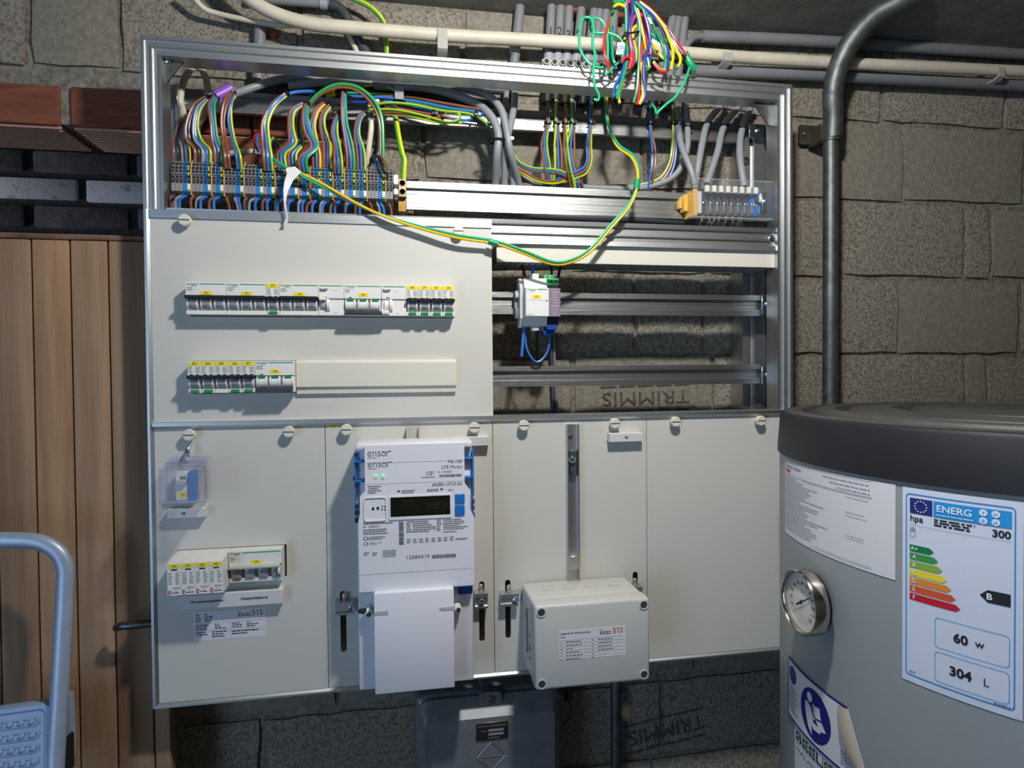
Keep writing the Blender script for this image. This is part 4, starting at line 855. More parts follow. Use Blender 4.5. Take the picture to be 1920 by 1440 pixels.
# ------------------------------------------------------------------ terminal strip
SEQ = 'GGGBYs GGGBYs GBYs GGGBYs GGGBY GBYs GBY GBYs GBYs GBY GBYs GBYs GBY GBYs GGGBYs GG'.split()
nT = sum(c != 's' for g_ in SEQ for c in g_); nS = sum(c == 's' for g_ in SEQ for c in g_)
tfy = 0.020
tX0, tX1 = U(321, 345, tfy)[0], U(737, 345, tfy)[0]; sepw = 0.0013; TP = (tX1-tX0-nS*sepw)/nT
tzt = (U(340, 295, tfy)[1]+U(735, 314, tfy)[1])/2; tzb = (U(340, 366, tfy)[1]+U(735, 385, tfy)[1])/2
TZT, TZB = tzt, tzb; TH = tzt-tzb
def tsec():
    f = tfy; z = lambda q: tzt-TH*q
    return [(f+0.014, z(0)), (f+0.004, z(.10)), (f+0.006, z(.17)), (f+0.002, z(.20)), (f, z(.40)), (f+0.003, z(.44)), (f+0.003, z(.52)), (f, z(.54)), (f+.003, z(.57)), (f+.003, z(.64)), (f, z(.66)), (f, z(.86)), (f+0.004, z(.88)), (f+0.014, z(1)), (TY-0.001, z(1)), (TY-0.001, z(0))]
def term_proto(m, name, label):
    tt = thing('terminal_block', (tX0, tfy, tzb), label, 'terminal block', 'terminal blocks on the long strip')
    MB().sec_x(tsec(), tX0+0.0002, tX0+TP-0.0002).build('housing', m, tt, smooth_deg=20)
    xc0 = tX0+TP/2; b = MB()
    for q, y_, hh_ in ((.045, .010, .05), (.135, .0045, .045), (.255, .0012, .07), (.345, .0004, .06), (.48, .0028, .055), (.605, .0028, .05), (.93, .0085, .07)):
        z = tzt-TH*q; b.poly([(xc0+dx, tfy+y_-0.0009+dyy, z+dz) for dx, dz, dyy in ((-TP*.33, -TH*hh_*.5, 0), (TP*.33, -TH*hh_*.5, 0), (TP*.33, TH*hh_*.5, 0.0), (-TP*.33, TH*hh_*.5, 0))])
    b.build('wire_entry', mat('dark_opening', '#0E0E12', 0.8) if m is not TERMB else mat('dark_blue_opening', '#0A2A66', 0.7), tt, smooth_deg=0)
    return tt
PROT = {'G': term_proto(TERMG, 'grey', 'slim grey terminal block on the long strip'), 'B': term_proto(TERMB, 'blue', 'slim blue neutral terminal block on the long strip'),
        'Y': term_proto(TERMY, 'gy', 'slim green and yellow earth terminal block with a white marker')}
MB().box(tX0+TP*.08, tX0+TP*.92, tfy-0.0015, tfy+0.001, tzt-TH*.83, tzt-TH*.67, 0.0004).build('marker', mat('white_marker', '#E6E2D6', 0.5), PROT['Y'])
MB().box(tX0+TP*.3, tX0+TP*.62, tfy-0.0004, tfy+0.001, tzt-TH*.45, tzt-TH*.20).build('yellow_stripe', mat('terminal_yellow', '#D5C73A', 0.45), PROT['Y'])
used = set(); x = tX0; TERMX = []; sep0 = None
for gi, g_ in enumerate(SEQ):
    xs = []
    for c in g_:
        if c == 's':
            if sep0 is None:
                sep0 = MB().sec_x([(tfy-0.0006, tzt-TH*.2), (tfy-0.0006, tzt-TH*.95), (TY-0.001, tzt-TH), (TY-0.001, tzt+0.001), (tfy+0.010, tzt+0.001)], x+0.0002, x+sepw-0.0002).build('separator_plate', SEPO, None, label='thin salmon separator plate, first from the left on the long terminal strip', cat='separator', group='separators in the terminal strip'); sx0 = x
            else:
                o = sep0.copy(); COL.objects.link(o); o.location.x = sep0.location.x+(x-sx0); ORG[o.name] = ORG[sep0.name]; NSP = globals().get('NSP', 1)+1; o['label'] = 'thin salmon separator plate, %s from the left on the long terminal strip' % ['', 'first', 'second', 'third', 'fourth', 'fifth', 'sixth', 'seventh', 'eighth', 'ninth', 'tenth', 'eleventh', 'twelfth'][NSP]
            x += sepw; continue
        P_ = PROT[c]
        NTB = globals().get('NTB', 0)+1; nm = {'G': 'slim grey terminal block', 'B': 'slim blue terminal block', 'Y': 'green-yellow earth terminal'}[c]+', %d%s block from the left on the long strip' % (NTB, {1: 'st', 2: 'nd', 3: 'rd'}.get(NTB % 10 if NTB not in (11, 12, 13) else 0, 'th'))
        if c not in used: used.add(c); P_.location.x = x; ORG[P_.name] = Vector(P_.location); P_['label'] = nm
        else: copy_tree(P_, (x-P_.location.x, 0, 0))['label'] = nm
        xs.append((c, x+TP/2)); x += TP
    TERMX.append(xs)
# end clamp and brass main earth terminal right of the strip
x0, x1 = U(738, 350, .03)[0], U(747, 350, .03)[0]
t = thing('strip_end_clamp', (x0, .03, tzb), 'pale end clamp at the right end of the long terminal strip', 'end clamp')
MB().box(x0, x1, 0.026, TY-.001, U(742, 347, .03)[1], U(742, 329, .03)[1], .0006).box(x0, x1, .026, TY-.001, U(742, 366, .03)[1], U(742, 356, .03)[1], .0006).box(x0+.001, x1, .034, TY-.001, U(742, 372, .03)[1], U(742, 333, .03)[1], .0004).build('clamp', WHITE, t)
x0, x1, z0, z1 = rect(747, 335, 762, 369, 0.025)
t = thing('earth_terminal', ((x0+x1)/2, .03, z0-.02), 'two-screw earth terminal on a brass foot beside the long terminal strip', 'earth terminal')
MB().box(x0, x1, 0.025, 0.045, z0, z1, 0.0008).build('clamp_body', mat('nickel_plate', '#B9B0A0', 0.35, 0.9), t)
for q in (.76, .28):
    MB().lathe([(0.0052, 0), (0.0052, 0.0008), (0.0042, 0.0008), (0.0036, -0.0006)], ((x0+x1)/2, 0.025, z0+(z1-z0)*q), (0, -1, 0), 16).build('screw', BRASS, t)
MB().box(x0-.001, x1, 0.034, TY-.001, z0-0.021, z0, 0.0008).build('foot', BRASS, t)
# ------------------------------------------------------------------ feed terminals under a clear cover, right of the top bay
x0 = U(1321, 378, .03)[0]; x1 = U(1425, 378, .03)[0]; n = 8; w_ = (x1-x0)/n; zt = U(1372, 350, .03)[1]; zb_ = U(1372, 402, .03)[1]
LBL = ('leftmost', 'second', 'third', 'fourth', 'fifth', 'sixth', 'seventh')
for k in range(n):
    xa = x0+w_*k; m = BLUEP if k == 7 else mat('feed_terminal_grey', '#75767C', 0.4)
    t = thing('feed_terminal', (xa, .03, zb_), 'blue feed terminal at the right end under the clear cover' if k == 7 else LBL[k]+' dark grey feed terminal under the clear cover', 'terminal block', 'feed terminals under the clear cover')
    MB().sec_x([(.030, zb_+.004), (.030, zb_+.016), (.046, zb_+.019), (.046, zt-.014), (.030, zt-.012), (.030, zt), (TY-.001, zt), (TY-.001, zb_), (.034, zb_)], xa+w_*.62, xa+w_*.98).build('wing', m, t, smooth_deg=20)
    MB().box(xa, xa+w_*.62, .040, TY-.001, zb_+.002, zt-.002).build('housing', mat('feed_terminal_dark', '#3E3F45', 0.4) if k < 7 else BLUEP, t)
    MB().box(xa+w_*.12, xa+w_*.66, .0285, .034, zt-.0105, zt+.0005, .0004).build('marker', mat('white_marker', '#E6E2D6', 0.5), t)
    MB().lathe([(0.0032, 0), (0.0032, 0.0015), (0.002, 0.0022)], (xa+w_*.3, .039, zb_+.020), (0, -1, 0), 12).build('screw', ZINC, t)
x0, x1, z0, z1 = rect(1300, 337, 1448, 408, .018)
t = thing('clear_terminal_cover', ((x0+x1)/2, .018, z0), 'clear plastic guard sheet in front of the feed terminals', 'clear cover')
CL2 = mat('clear_sheet', '#C8CCD0', 0.04, alpha=0.05)
MB().box(x0, x1, .018, .0195, z0, z1).build('sheet', CL2, t, smooth_deg=0)
b = MB(); b.box(x0, x1, .0178, .0198, z1-.0006, z1).box(x0, x1, .0178, .030, z0-.0008, z0); b.build('sheet_edge', mat('clear_sheet_edge', '#D8DCDC', 0.1, alpha=0.6), t, smooth_deg=0)
x0, x1, z0, z1 = rect(1299, 355, 1306, 405, .028)
t = thing('yellow_end_clamp', (x0, .03, z0), 'amber yellow end clamp on the rail beside the feed terminals', 'end clamp')
AMB = mat('amber_plastic', '#D8A94A', 0.35)
MB().box(x0, x1, .024, TY-.001, z0, z1, .001).box(x0-.008, x0, .045, TY-.001, z0+.012, z1-.004, .001).box(x0-.014, x0-.008, .05, TY-.001, z0+.018, z1-.010, .001).build('clamp', AMB, t)
MB().box(x1+.0003, x1+.012, .032, TY-.001, z0+.006, z1-.001, .001).build('end_plate', mat('pale_grey_shell', '#C4C3C4', 0.4), t)
# ------------------------------------------------------------------ wiring of the top bay
r4 = random.Random(21)
YG = [WCOL['green'], mat('yellow_green_stripe', '#C9CB22', 0.35)]
YG2 = [mat('leaf_green_wire', '#5FA33A', 0.35), mat('yellow_green_stripe', '#C9CB22', 0.35)]
TIE = mat('black_cable_tie', '#101114', 0.35)
def wire(parent, name, col, pts, r=0.0021, n=8, sub=5):
    b = MB()
    if col == 'yg': b.tube(pts, r, n, sub, stripe=True); m = YG2
    else: b.tube(pts, r, n, sub); m = WCOL[col] if isinstance(col, str) else col
    return b.build(name, m, parent)
def tie(parent, p, r, ax=(0, 0, 1), tail=True):
    p = Vector(p); ax = Vector(ax).normalized(); b = MB()
    b.lathe([(r, -0.0016), (r+0.0009, -0.0016), (r+0.0009, 0.0016), (r, 0.0016), (r, -0.0016)], p, ax, 14, False, False)
    q = p+Vector((r*0.7, -r*0.7, 0)); b.box(q.x-0.002, q.x+0.0022, q.y-0.0025, q.y+0.001, q.z-0.002, q.z+0.0022)
    return b.build('cable_tie', TIE, parent)
def tend(x, low):
    return (Vector((x, tfy-0.0005, TZT-TH*.24)), Vector((x, tfy-0.008, TZT-TH*.02))) if low else (Vector((x, tfy+0.0085, TZT-TH*.05)), Vector((x, tfy+0.006, TZT+TH*.16)))
def cable_group(gi, pts, label, low=False, cols=None, sheath=None, sm=GCAB, sr=0.0048, spread=1.0, r=0.0021, tiepos=True):
    xs = TERMX[gi]; mean = sum(x for _, x in xs)/len(xs); P = pp(pts)
    t = thing('installation_cable', tuple(P[-1]), label, 'cable', 'cables feeding the long terminal strip')
    if cols is None: cols = ['brown', 'black', 'grey', 'blue', 'yg'] if len(xs) == 5 else ['brown', 'blue', 'yg']
    for k, ((c, x), col) in enumerate(zip(xs, cols)):
        if col is None: continue
        L_ = []; m = len(P)
        for i, q in enumerate(P):
            f = (0.30+0.70*i/m)*spread; jit = r4.uniform(-.0012, .0012) if i else 0
            L_.append(q+Vector(((x-mean)*f+jit, (k-1.5)*0.0012+r4.uniform(-.0015, .0015)*(i > 0), abs(k-len(xs)/2)*0.0012*(i == 1))))
        e, a = tend(x, low); L_ += [a+Vector((0, 0, 0.006)), e]
        wire(t, col.replace('yg', 'green_yellow')+'_core', col, L_, r)
    if sheath: MB().tube(pp(sheath), sr, 10).build('sheath', sm, t)
    if tiepos: tie(t, P[0], 0.0042, (P[1]-P[0]))
    return t
cable_group(0, [(349, 226, .075), (342, 236, .055), (338, 262, .04)], 'five-core cable whose thin wires enter the leftmost terminals', r=0.0013, tiepos=False)
cable_group(1, [(389, 183, .05), (369, 203, .036), (360, 235, .03), (364, 262, .03)], 'five-core cable entering the terminals left of the purple clip', sheath=[(388, 184, .05), (405, 176, .055), (438, 172, .075)], sr=.004)
c2 = cable_group(2, [(405, 180, .04), (397, 200, .03), (399, 232, .028), (404, 262, .028)], 'three-core cable with a bright purple clip around its end', cols=['brown', 'blue', WCOL['green'] and 'green'], tiepos=False)
a_, b_ = at(404, 181, .04), at(433, 166, .05)
MB().cyl(a_, b_, 0.0078, 0.0085, 16).build('purple_clip', mat('purple_plastic', '#8A56B8', 0.4), c2, label='bright purple clip')
MB().tube(pp([(412, 180, .035), (415, 188, .033), (412, 196, .034)]), 0.0012, 6).build('tie_tail', mat('purple_plastic', '#8A56B8', 0.4), c2)
cable_group(3, [(438, 176, .045), (428, 193, .032), (424, 225, .028), (429, 262, .026)], 'five-core cable in a grey sheath curving up right of the purple clip', low=True, cols=['brown', 'brown', None, 'blue', 'yg'], sheath=[(437, 177, .045), (472, 165, .05), (520, 150, .065), (580, 146, .085), (700, 152, .1)], sr=.0058)
cable_group(5, [(537, 177, .03), (514, 196, .022), (497, 228, .018), (498, 262, .016)], 'three-core cable sweeping in a wide arc into the strip left of the white paper tag', low=True, r=0.0026, sheath=[(536, 177, .03), (560, 172, .04), (590, 171, .06)], sr=.0026, sm=WCOL['blue'])
cable_group(6, [(570, 194, .035), (550, 211, .027), (545, 240, .026), (547, 268, .026)], 'three-core cable dropping straight above the white paper tag', r=.0025)
cable_group(7, [(574, 198, .045), (563, 218, .036), (561, 245, .034), (564, 268, .034)], 'three-core cable just right of the white paper tag')
cable_group(8, [(576, 196, .03), (571, 215, .02), (577, 245, .018), (590, 275, .018)], 'brown, blue and green cores bending right under the green arch', cols=['brown', 'blue', 'green'], low=True, r=.0025)
cable_group(9, [(609, 193, .038), (594, 208, .028), (586, 235, .026), (590, 262, .026)], 'three-core cable under the yellow sleeve in the middle of the strip', cols=['brown', 'blue', 'gold'])
cable_group(10, [(619, 197, .042), (605, 218, .034), (604, 240, .032), (612, 266, .032)], 'three-core cable falling under the crown of the green arch', cols=['brown', 'navy', 'lime'])
cable_group(11, [(637, 214, .036), (630, 230, .03), (627, 250, .028), (632, 272, .028)], 'three-core cable pinched by a black tie right of the arch centre', low=True)
cable_group(12, [(645, 172, .03), (645, 195, .026), (646, 230, .025), (654, 268, .025)], 'straight cable of brown, blue and green cores under the arch', cols=['brown', 'blue', 'green'])
cable_group(13, [(684, 210, .036), (674, 225, .03), (670, 250, .028), (675, 275, .028)], 'three-core cable near the cream stick cable at the right of the strip')
# arch of jumper wires
t = thing('jumper_arch', tuple(at(718, 250, .02)), 'tall green and brown wire arch spanning over the terminal strip', 'wires')
ex = TERMX[14][4][1]; e, a = tend(ex, False)
arch = [(580, 194, .03), (594, 178, .026), (618, 163, .022), (644, 158, .02), (676, 166, .02), (704, 192, .02), (716, 226, .02), (718, 262, .022)]
for k, (col, dx, dy) in enumerate((('green', 0, 0), ('brown', -5, 6), ('blue', -3, 3))):
    L_ = pp([(p[0]+(dx if i > 4 else dx*.5 if i > 3 else -dx*.4 if i < 2 else 0), p[1]+dy*(1.0 if 1 < i < 6 else .5), p[2]+.002*k) for i, p in enumerate(arch)])
    e2, a2 = tend(TERMX[14][4-k][1], False); wire(t, col+'_wire', col, L_+[a2, e2], .0026 if k == 0 else .0022)
t = thing('short_jumper_wires', tuple(at(715, 300, .02)), 'short brown and black jumper wires looping over the right end of the strip', 'wires')
for col, pts in (('black', [(694, 312, .03), (696, 296, .022), (706, 293, .018), (717, 305, .012), (722, 322, .010), (728, 331, .016)]), ('brown', [(698, 308, .032), (701, 294, .026), (712, 292, .02), (722, 303, .014), (727, 318, .016)])):
    wire(t, col+'_wire', col, pp(pts), .0018)
wire(t, 'green_wire', 'green', pp([(700, 312, .03), (703, 302, .028), (705, 296, .03)]), .0014)
# small loose wires against the clay brick
t = thing('loose_wire_ends', tuple(at(482, 260, .07)), 'loose thin wire ends lying against the clay bricks behind the strip', 'wires')
for col, pts in (('red', [(487, 250, .09), (477, 255, .08), (476, 268, .075), (484, 285, .06)]), ('blue', [(492, 252, .09), (481, 258, .075), (484, 275, .06), (493, 292, .045)]), ('yg', [(512, 300, .04), (506, 275, .05), (515, 258, .06), (535, 290, .07)]), ('navy', [(505, 256, .06), (520, 275, .07), (538, 296, .07)])):
    wire(t, (col if col != 'yg' else 'green_yellow')+'_wire', col, pp(pts), .0016)
t = wire(None, 'cream_cable', CREAM, pp([(350, 240, .09), (342, 205, .08), (338, 188, .075), (343, 155, .08), (358, 130, .085), (375, 128, .085), (387, 150, .085), (389, 180, .085), (382, 215, .09), (370, 240, .095), (378, 285, .09), (400, 318, .09)]), .0052, 10)
setp(t, 'cream cable looping up in the left corner of the top bay', 'cable')
t = wire(None, 'cream_cable', CREAM, pp([(412, 300, .09), (430, 289, .08), (460, 284, .075), (500, 287, .08), (525, 300, .09)]), .0045, 10); setp(t, 'short cream cable bending behind the terminal strip before the clay bricks', 'cable')
t = wire(None, 'cream_cable', CREAM, pp([(697, 226, .035), (695, 250, .036), (690, 290, .04), (687, 318, .05)]), .0044, 10); setp(t, 'straight cream cable stub standing behind the right end of the strip', 'cable')
t = wire(None, 'grey_cable', DCAB, pp([(714, 215, .05), (712, 260, .05), (704, 300, .055)]), .0062, 10); setp(t, 'dark grey cable beside the cream stub behind the strip', 'cable')
# thick green and yellow earth conductor to the brass terminal
t = MB(); t.tube(pp([(742, 222, .07), (747, 255, .05), (754, 288, .034), (758, 300, .031), (757, 318, .032), (756, 345, .035)]), .0044, 12, 5, stripe=True)
t.build('earth_conductor', [mat('leaf_green_wire', '#5FA33A', 0.35), mat('bright_yellow_green', '#D8DC12', 0.35)], None, label='thick green and yellow earth conductor into the brass terminal', cat='wire')
# harness running right along the back rail
t = thing('wire_harness', tuple(at(780, 215, .06)), 'tied harness of coloured wires running right along the back rail', 'wire harness')
HN = [('green', [(650, 174, .05), (700, 175, .055), (770, 183, .06), (880, 205, .065), (930, 222, .07)]), ('blue', [(650, 180, .045), (720, 183, .05), (780, 190, .05), (850, 204, .055), (905, 214, .06), (924, 235, .066), (936, 262, .07)]),
      ('brown', [(650, 184, .05), (755, 181, .055), (830, 193, .06), (905, 207, .064), (928, 222, .07)]), ('yg', [(690, 200, .045), (725, 193, .043), (770, 196, .046), (830, 208, .05), (880, 214, .055), (912, 232, .062), (928, 258, .07)]),
      ('yg', [(692, 206, .045), (740, 206, .043), (790, 216, .046), (835, 228, .05), (857, 226, .05), (862, 215, .052), (850, 210, .055), (835, 213, .06)]), ('brown', [(700, 211, .048), (745, 211, .046), (800, 218, .05), (845, 222, .055)]),
      ('brown', [(690, 196, .05), (750, 204, .05), (800, 213, .052), (840, 219, .055)]), ('blue', [(688, 192, .052), (735, 190, .054), (800, 206, .056), (860, 226, .06), (900, 222, .065), (922, 246, .07)]), ('lime', [(700, 214, .05), (760, 216, .05), (820, 229, .053), (866, 230, .058)]),
      ('navy', [(660, 192, .055), (700, 192, .055), (740, 196, .056)]), ('lime', [(680, 162, .08), (715, 160, .082), (745, 172, .08)]), ('green', [(760, 190, .06), (840, 204, .066), (910, 216, .07)])]
for col, pts in HN: wire(t, (col if col != 'yg' else 'green_yellow')+'_wire', col, pp(pts), .0021)
for px, py in ((718, 194), (735, 203), (812, 215), (830, 220), (892, 217), (641, 178), (583, 188)): p = at(px, py, .052); tie(t, p, .0075, (1, 0, -.1))
MB().box(*[v for v in (at(740, 170, .045).x, at(757, 170, .045).x, .044, .046)], at(748, 186, .045).z, at(748, 162, .045).z, .0004).build('grey_tape', mat('grey_tape', '#8B8D92', .4), t)
MB().box(at(690, 188, .046).x, at(711, 188, .046).x, .044, .048, at(700, 192, .046).z, at(700, 186, .046).z, .0004).build('white_tag', PAPER, t)
a_, b_ = at(612, 178, .04), at(628, 175, .042); MB().cyl(a_, b_, .0042, None, 12).build('yellow_sleeve', WCOL['gold'], t)
# grey and dark cables
def gcable(label, pts, r=.0057, m=GCAB, name='grey_cable'):
    return setp(wire(None, name, m, pp(pts), r, 12, 6), label, 'cable', 'grey sheathed cables in the top bay')
gcable('grey cable arching over from the left, outermost in the tied bundle', [(700, 160, .085), (800, 165, .085), (880, 188, .075), (918, 215, .055), (934, 250, .048), (932, 290, .05), (929, 345, .082), (929, 372, .085)], .0068)
gcable('grey cable crossing behind the tie from the left to the far right strand', [(690, 150, .095), (820, 158, .09), (900, 172, .07), (935, 198, .052), (948, 235, .044), (957, 285, .044), (973, 345, .082), (976, 372, .085)], .0060)
gcable('grey cable dropping from above into the tied bundle', [(966, 150, .11), (964, 195, .075), (957, 235, .06), (948, 275, .055), (946, 345, .082), (947, 372, .085)], .0060)
gcable('thin grey cable in the middle of the tied bundle', [(950, 165, .115), (947, 220, .08), (946, 262, .068), (956, 300, .068), (962, 345, .082), (963, 372, .085)], .0050)
gcable('dark grey cable along the top edge of the bay', [(520, 150, .09), (620, 145, .1), (760, 152, .105), (880, 165, .105), (950, 172, .11)], .0062, DCAB)
gcable('dark grey cable under the top profile, second from above', [(540, 160, .075), (640, 153, .085), (720, 158, .09)], .0060, GCAB)
for k_, (dy_, lab_) in enumerate(((0, 'upper black cable under the top profile above the arch'), (9, 'middle black cable under the top profile above the arch'), (19, 'lower black cable behind the wire arch'))):
    gcable(lab_, [(452+k_*14, 172+dy_*.5, .098), (520, 160+dy_, .10), (640, 158+dy_, .105), (760, 164+dy_, .108), (860, 178+dy_*.8, .11), (940, 196+dy_*.5, .112)], .0072, mat('black_cable_sheath', '#1D1F23', .45), 'black_cable')
gcable('black cable running right between rail and cross bar', [(930, 385, .085), (960, 398, .075), (1060, 406, .07), (1180, 410, .07), (1300, 416, .075)], .0080, DCAB)
gcable('grey cable low in the gap under the terminal rail', [(945, 382, .095), (985, 392, .085), (1080, 398, .08), (1140, 404, .078)], .0060, DCAB)
tb = thing('bundle_tie', tuple(at(936, 266, .04)), 'black cable tie around the four grey cables', 'cable tie')
p = at(937, 266, .052); b = MB(); cs_ = [(p.x+.0195*math.cos(a*math.pi/8), p.y+.014*math.sin(a*math.pi/8), p.z-.0015*math.cos(a*math.pi/8)) for a in range(17)]
b.tube(cs_, .0016, 6, 2); b.build('strap', TIE, tb); b = MB(); p2 = at(957, 261, .04); b.box(p2.x-.004, p2.x+.006, p2.y-.004, p2.y+.002, p2.z-.003, p2.z+.004, .0008).build('head', TIE, tb)
gcable('grey cable falling to the amber end clamp', [(1268, 170, .11), (1272, 236, .078), (1278, 275, .052), (1295, 318, .036), (1304, 352, .036)], .0055)
gcable('long grey cable curving from the right conduits to the left along the wall', [(1284, 170, .11), (1289, 238, .08), (1287, 285, .07), (1264, 330, .074), (1205, 352, .085), (1110, 352, .095), (1010, 342, .098), (975, 332, .098)], .0055)
gcable('grey cable left of the two slanting ones, behind the feed terminals', [(1362, 186, .10), (1328, 228, .08), (1317, 268, .06), (1308, 318, .05), (1300, 372, .066)], .0060)
gcable('slanting grey cable to the leftmost feed terminals', [(1392, 192, .10), (1358, 236, .08), (1345, 286, .058), (1325, 345, .047)], .0060)
gcable('nearly vertical grey cable next to the right mounting profile', [(1412, 192, .10), (1392, 240, .08), (1387, 290, .058), (1395, 350, .045)], .0060)
for px, py in ((1272, 236), (1290, 238), (1324, 233), (1358, 237), (1392, 241)):
    setp(tie(None, at(px, py, .079), .0063, (.2, 0, 1)), 'black tie fixing a grey cable to the back rail, %s' % {1272: 'leftmost of five', 1290: 'second of five from left', 1324: 'middle one of five', 1358: 'fourth of five from left', 1392: 'rightmost of five'}[px], 'cable tie', 'ties on the right grey cables')
t = thing('feed_wire_ends', tuple(at(1355, 415, .05)), 'thin grey wires hanging below the feed terminals', 'wires')
for k in range(8): px = 1317+k*11; wire(t, 'grey_wire', 'grey', pp([(px, 404, .045), (px+r4.uniform(-4, 4), 412, .04), (px-3+r4.uniform(-3, 3), 424, .055)]), .0016)
# conduits above the panel, running down behind the top profile
NUM = ['1', '2', '3', '4', None, None, None, None]
def conduit(label, px0, py0, px1, py1, num=None, Y=0.105, r=.0078, collar=102, m=GPVC):
    a_, b_ = at(px0, py0, Y), at(px1, py1, Y); a_.z = min(a_.z, CEIL+.0)
    t = thing('conduit', tuple(b_), label, 'conduit', 'grey conduits entering the panel from above')
    MB().cyl(a_, b_, r, None, 18).build('pipe', m, t)
    if collar: q = at(px0+(px1-px0)*(collar-py0)/(py1-py0), collar, Y); q2 = at(px0+(px1-px0)*(collar+16-py0)/(py1-py0), collar+16, Y); MB().lathe([(r+.0001, 0), (r+.0014, .0005), (r+.0014, (q-q2).length)], q, (q2-q), 18, False, False).build('socket', mat('light_grey_pvc', '#94969A', .45), t)
    qa = at(px0+(px1-px0)*(150-py0)/(py1-py0), 150, Y); MB().cyl(qa, b_+(b_-qa).normalized()*.001, r+.0006, None, 18).build('shaded_end', mat('conduit_shade_black', '#191A1D', .55), t)  # grey pipe end blackened: shade behind the top profile painted on
    if num: q = at(px0+(px1-px0)*(60-py0)/(py1-py0), 58 if num != '3' else 64, Y-r); MB().text(num, q.x+(.001 if num != '4' else 0), q.z, Y-r-.0004, .014).build('handwritten_number', INK, t, smooth_deg=0)
    return t
names = ['grey conduit numbered one by hand', 'grey conduit numbered two by hand', 'grey conduit numbered three by hand', 'slightly leaning grey conduit numbered four by hand', 'grey conduit right of the leaning one, behind the green coil', 'grey conduit behind the right side of the green coil', 'grey conduit left of the red and blue wire bundle', 'grey conduit behind the white handwritten tag']
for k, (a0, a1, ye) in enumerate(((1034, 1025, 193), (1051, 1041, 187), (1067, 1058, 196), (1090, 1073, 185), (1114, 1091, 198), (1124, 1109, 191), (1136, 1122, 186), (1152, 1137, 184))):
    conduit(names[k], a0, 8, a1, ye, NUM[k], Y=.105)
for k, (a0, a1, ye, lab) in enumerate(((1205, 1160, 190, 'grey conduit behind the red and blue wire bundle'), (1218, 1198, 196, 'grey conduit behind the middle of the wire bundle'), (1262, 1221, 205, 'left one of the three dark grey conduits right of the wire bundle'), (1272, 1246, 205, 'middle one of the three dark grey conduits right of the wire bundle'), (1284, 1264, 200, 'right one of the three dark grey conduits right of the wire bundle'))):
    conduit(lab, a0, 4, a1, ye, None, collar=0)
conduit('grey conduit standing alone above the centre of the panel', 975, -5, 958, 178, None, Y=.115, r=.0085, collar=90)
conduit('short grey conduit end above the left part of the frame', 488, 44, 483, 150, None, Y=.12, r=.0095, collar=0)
x0, x1, z0, z1 = rect(1017, 113, 1136, 126, .088)
t = thing('conduit_clip_strip', ((x0+x1)/2, .088, z0), 'pale grey strip of conduit clips just above the top profile', 'clip strip')
lo_s = MB().box(x0, x1, .090, .112, z0, z1, .001).build('strip', mat('pale_clip_plastic', '#A3A39C', .5), t)
for k in range(8):
    xx = x0+(x1-x0)*(k+.5)/8; MB().lathe([(.0058, 0), (.0058, .004), (.0040, .004), (.0036, .0005)], (xx, .090, (z0+z1)/2), (0, -1, 0), 16).build('clip_ring', mat('pale_clip_plastic', '#A3A39C', .5), t)
    MB().disc(xx, (z0+z1)/2, .0893, .0036, 14).build('clip_hole', INK, t, smooth_deg=0)
# wires coming out of the conduits
CW = [('three wires dropping from the conduit numbered one', [(1027, 178, .105), (1027, 232, .08), (1020, 270, .07), (1026, 312, .07), (1029, 345, .085), (1029, 365, .1)], ['brown', 'blue', 'yg'], 5),
      ('three wires dropping from the second numbered conduit', [(1044, 178, .105), (1044, 232, .08), (1046, 275, .072), (1047, 312, .072), (1044, 342, .085), (1043, 365, .1)], ['lime', 'blue', 'brown'], 6),
      ('two wires dropping from the third numbered conduit and drifting right', [(1060, 182, .105), (1060, 232, .08), (1061, 275, .066), (1066, 312, .062), (1073, 348, .075), (1075, 372, .09)], ['brown', 'yg'], 6),
      ('three wires dropping from the leaning fourth conduit', [(1073, 178, .105), (1074, 232, .08), (1070, 272, .07), (1072, 305, .07), (1084, 342, .08), (1088, 372, .095)], ['yg', 'blue', 'brown'], 7),
      ('three wires below the green coil that bend left at the bottom', [(1109, 182, .105), (1108, 232, .08), (1104, 270, .072), (1105, 300, .07), (1096, 320, .07), (1075, 330, .075), (1052, 338, .08), (1040, 340, .09)], ['blue', 'brown', 'yg'], 4),
      ('blue and brown wires dropping alone right of the long earth pair', [(1220, 190, .105), (1220, 238, .08), (1226, 285, .07), (1224, 320, .07), (1218, 352, .08), (1216, 375, .1)], ['blue', 'brown'], 6),
      ('three wires beside the right grey cables that sweep left at the bottom', [(1262, 190, .105), (1263, 238, .08), (1264, 275, .07), (1258, 312, .072), (1240, 338, .078), (1205, 350, .09), (1180, 353, .098)], ['yg', 'brown', 'blue'], 4),
      ('three wires running right from the grey bundle to the conduit wires', [(962, 290, .085), (975, 308, .08), (1000, 318, .076), (1032, 320, .072), (1055, 325, .07), (1072, 338, .076), (1080, 352, .09)], ['yg', 'blue', 'brown'], 3),
      ('brown and yellow wires sagging low below the conduit wires', [(960, 312, .085), (985, 326, .08), (1012, 339, .078), (1040, 342, .076), (1058, 337, .078), (1066, 330, .085)], ['brown', 'lime'], 4)]
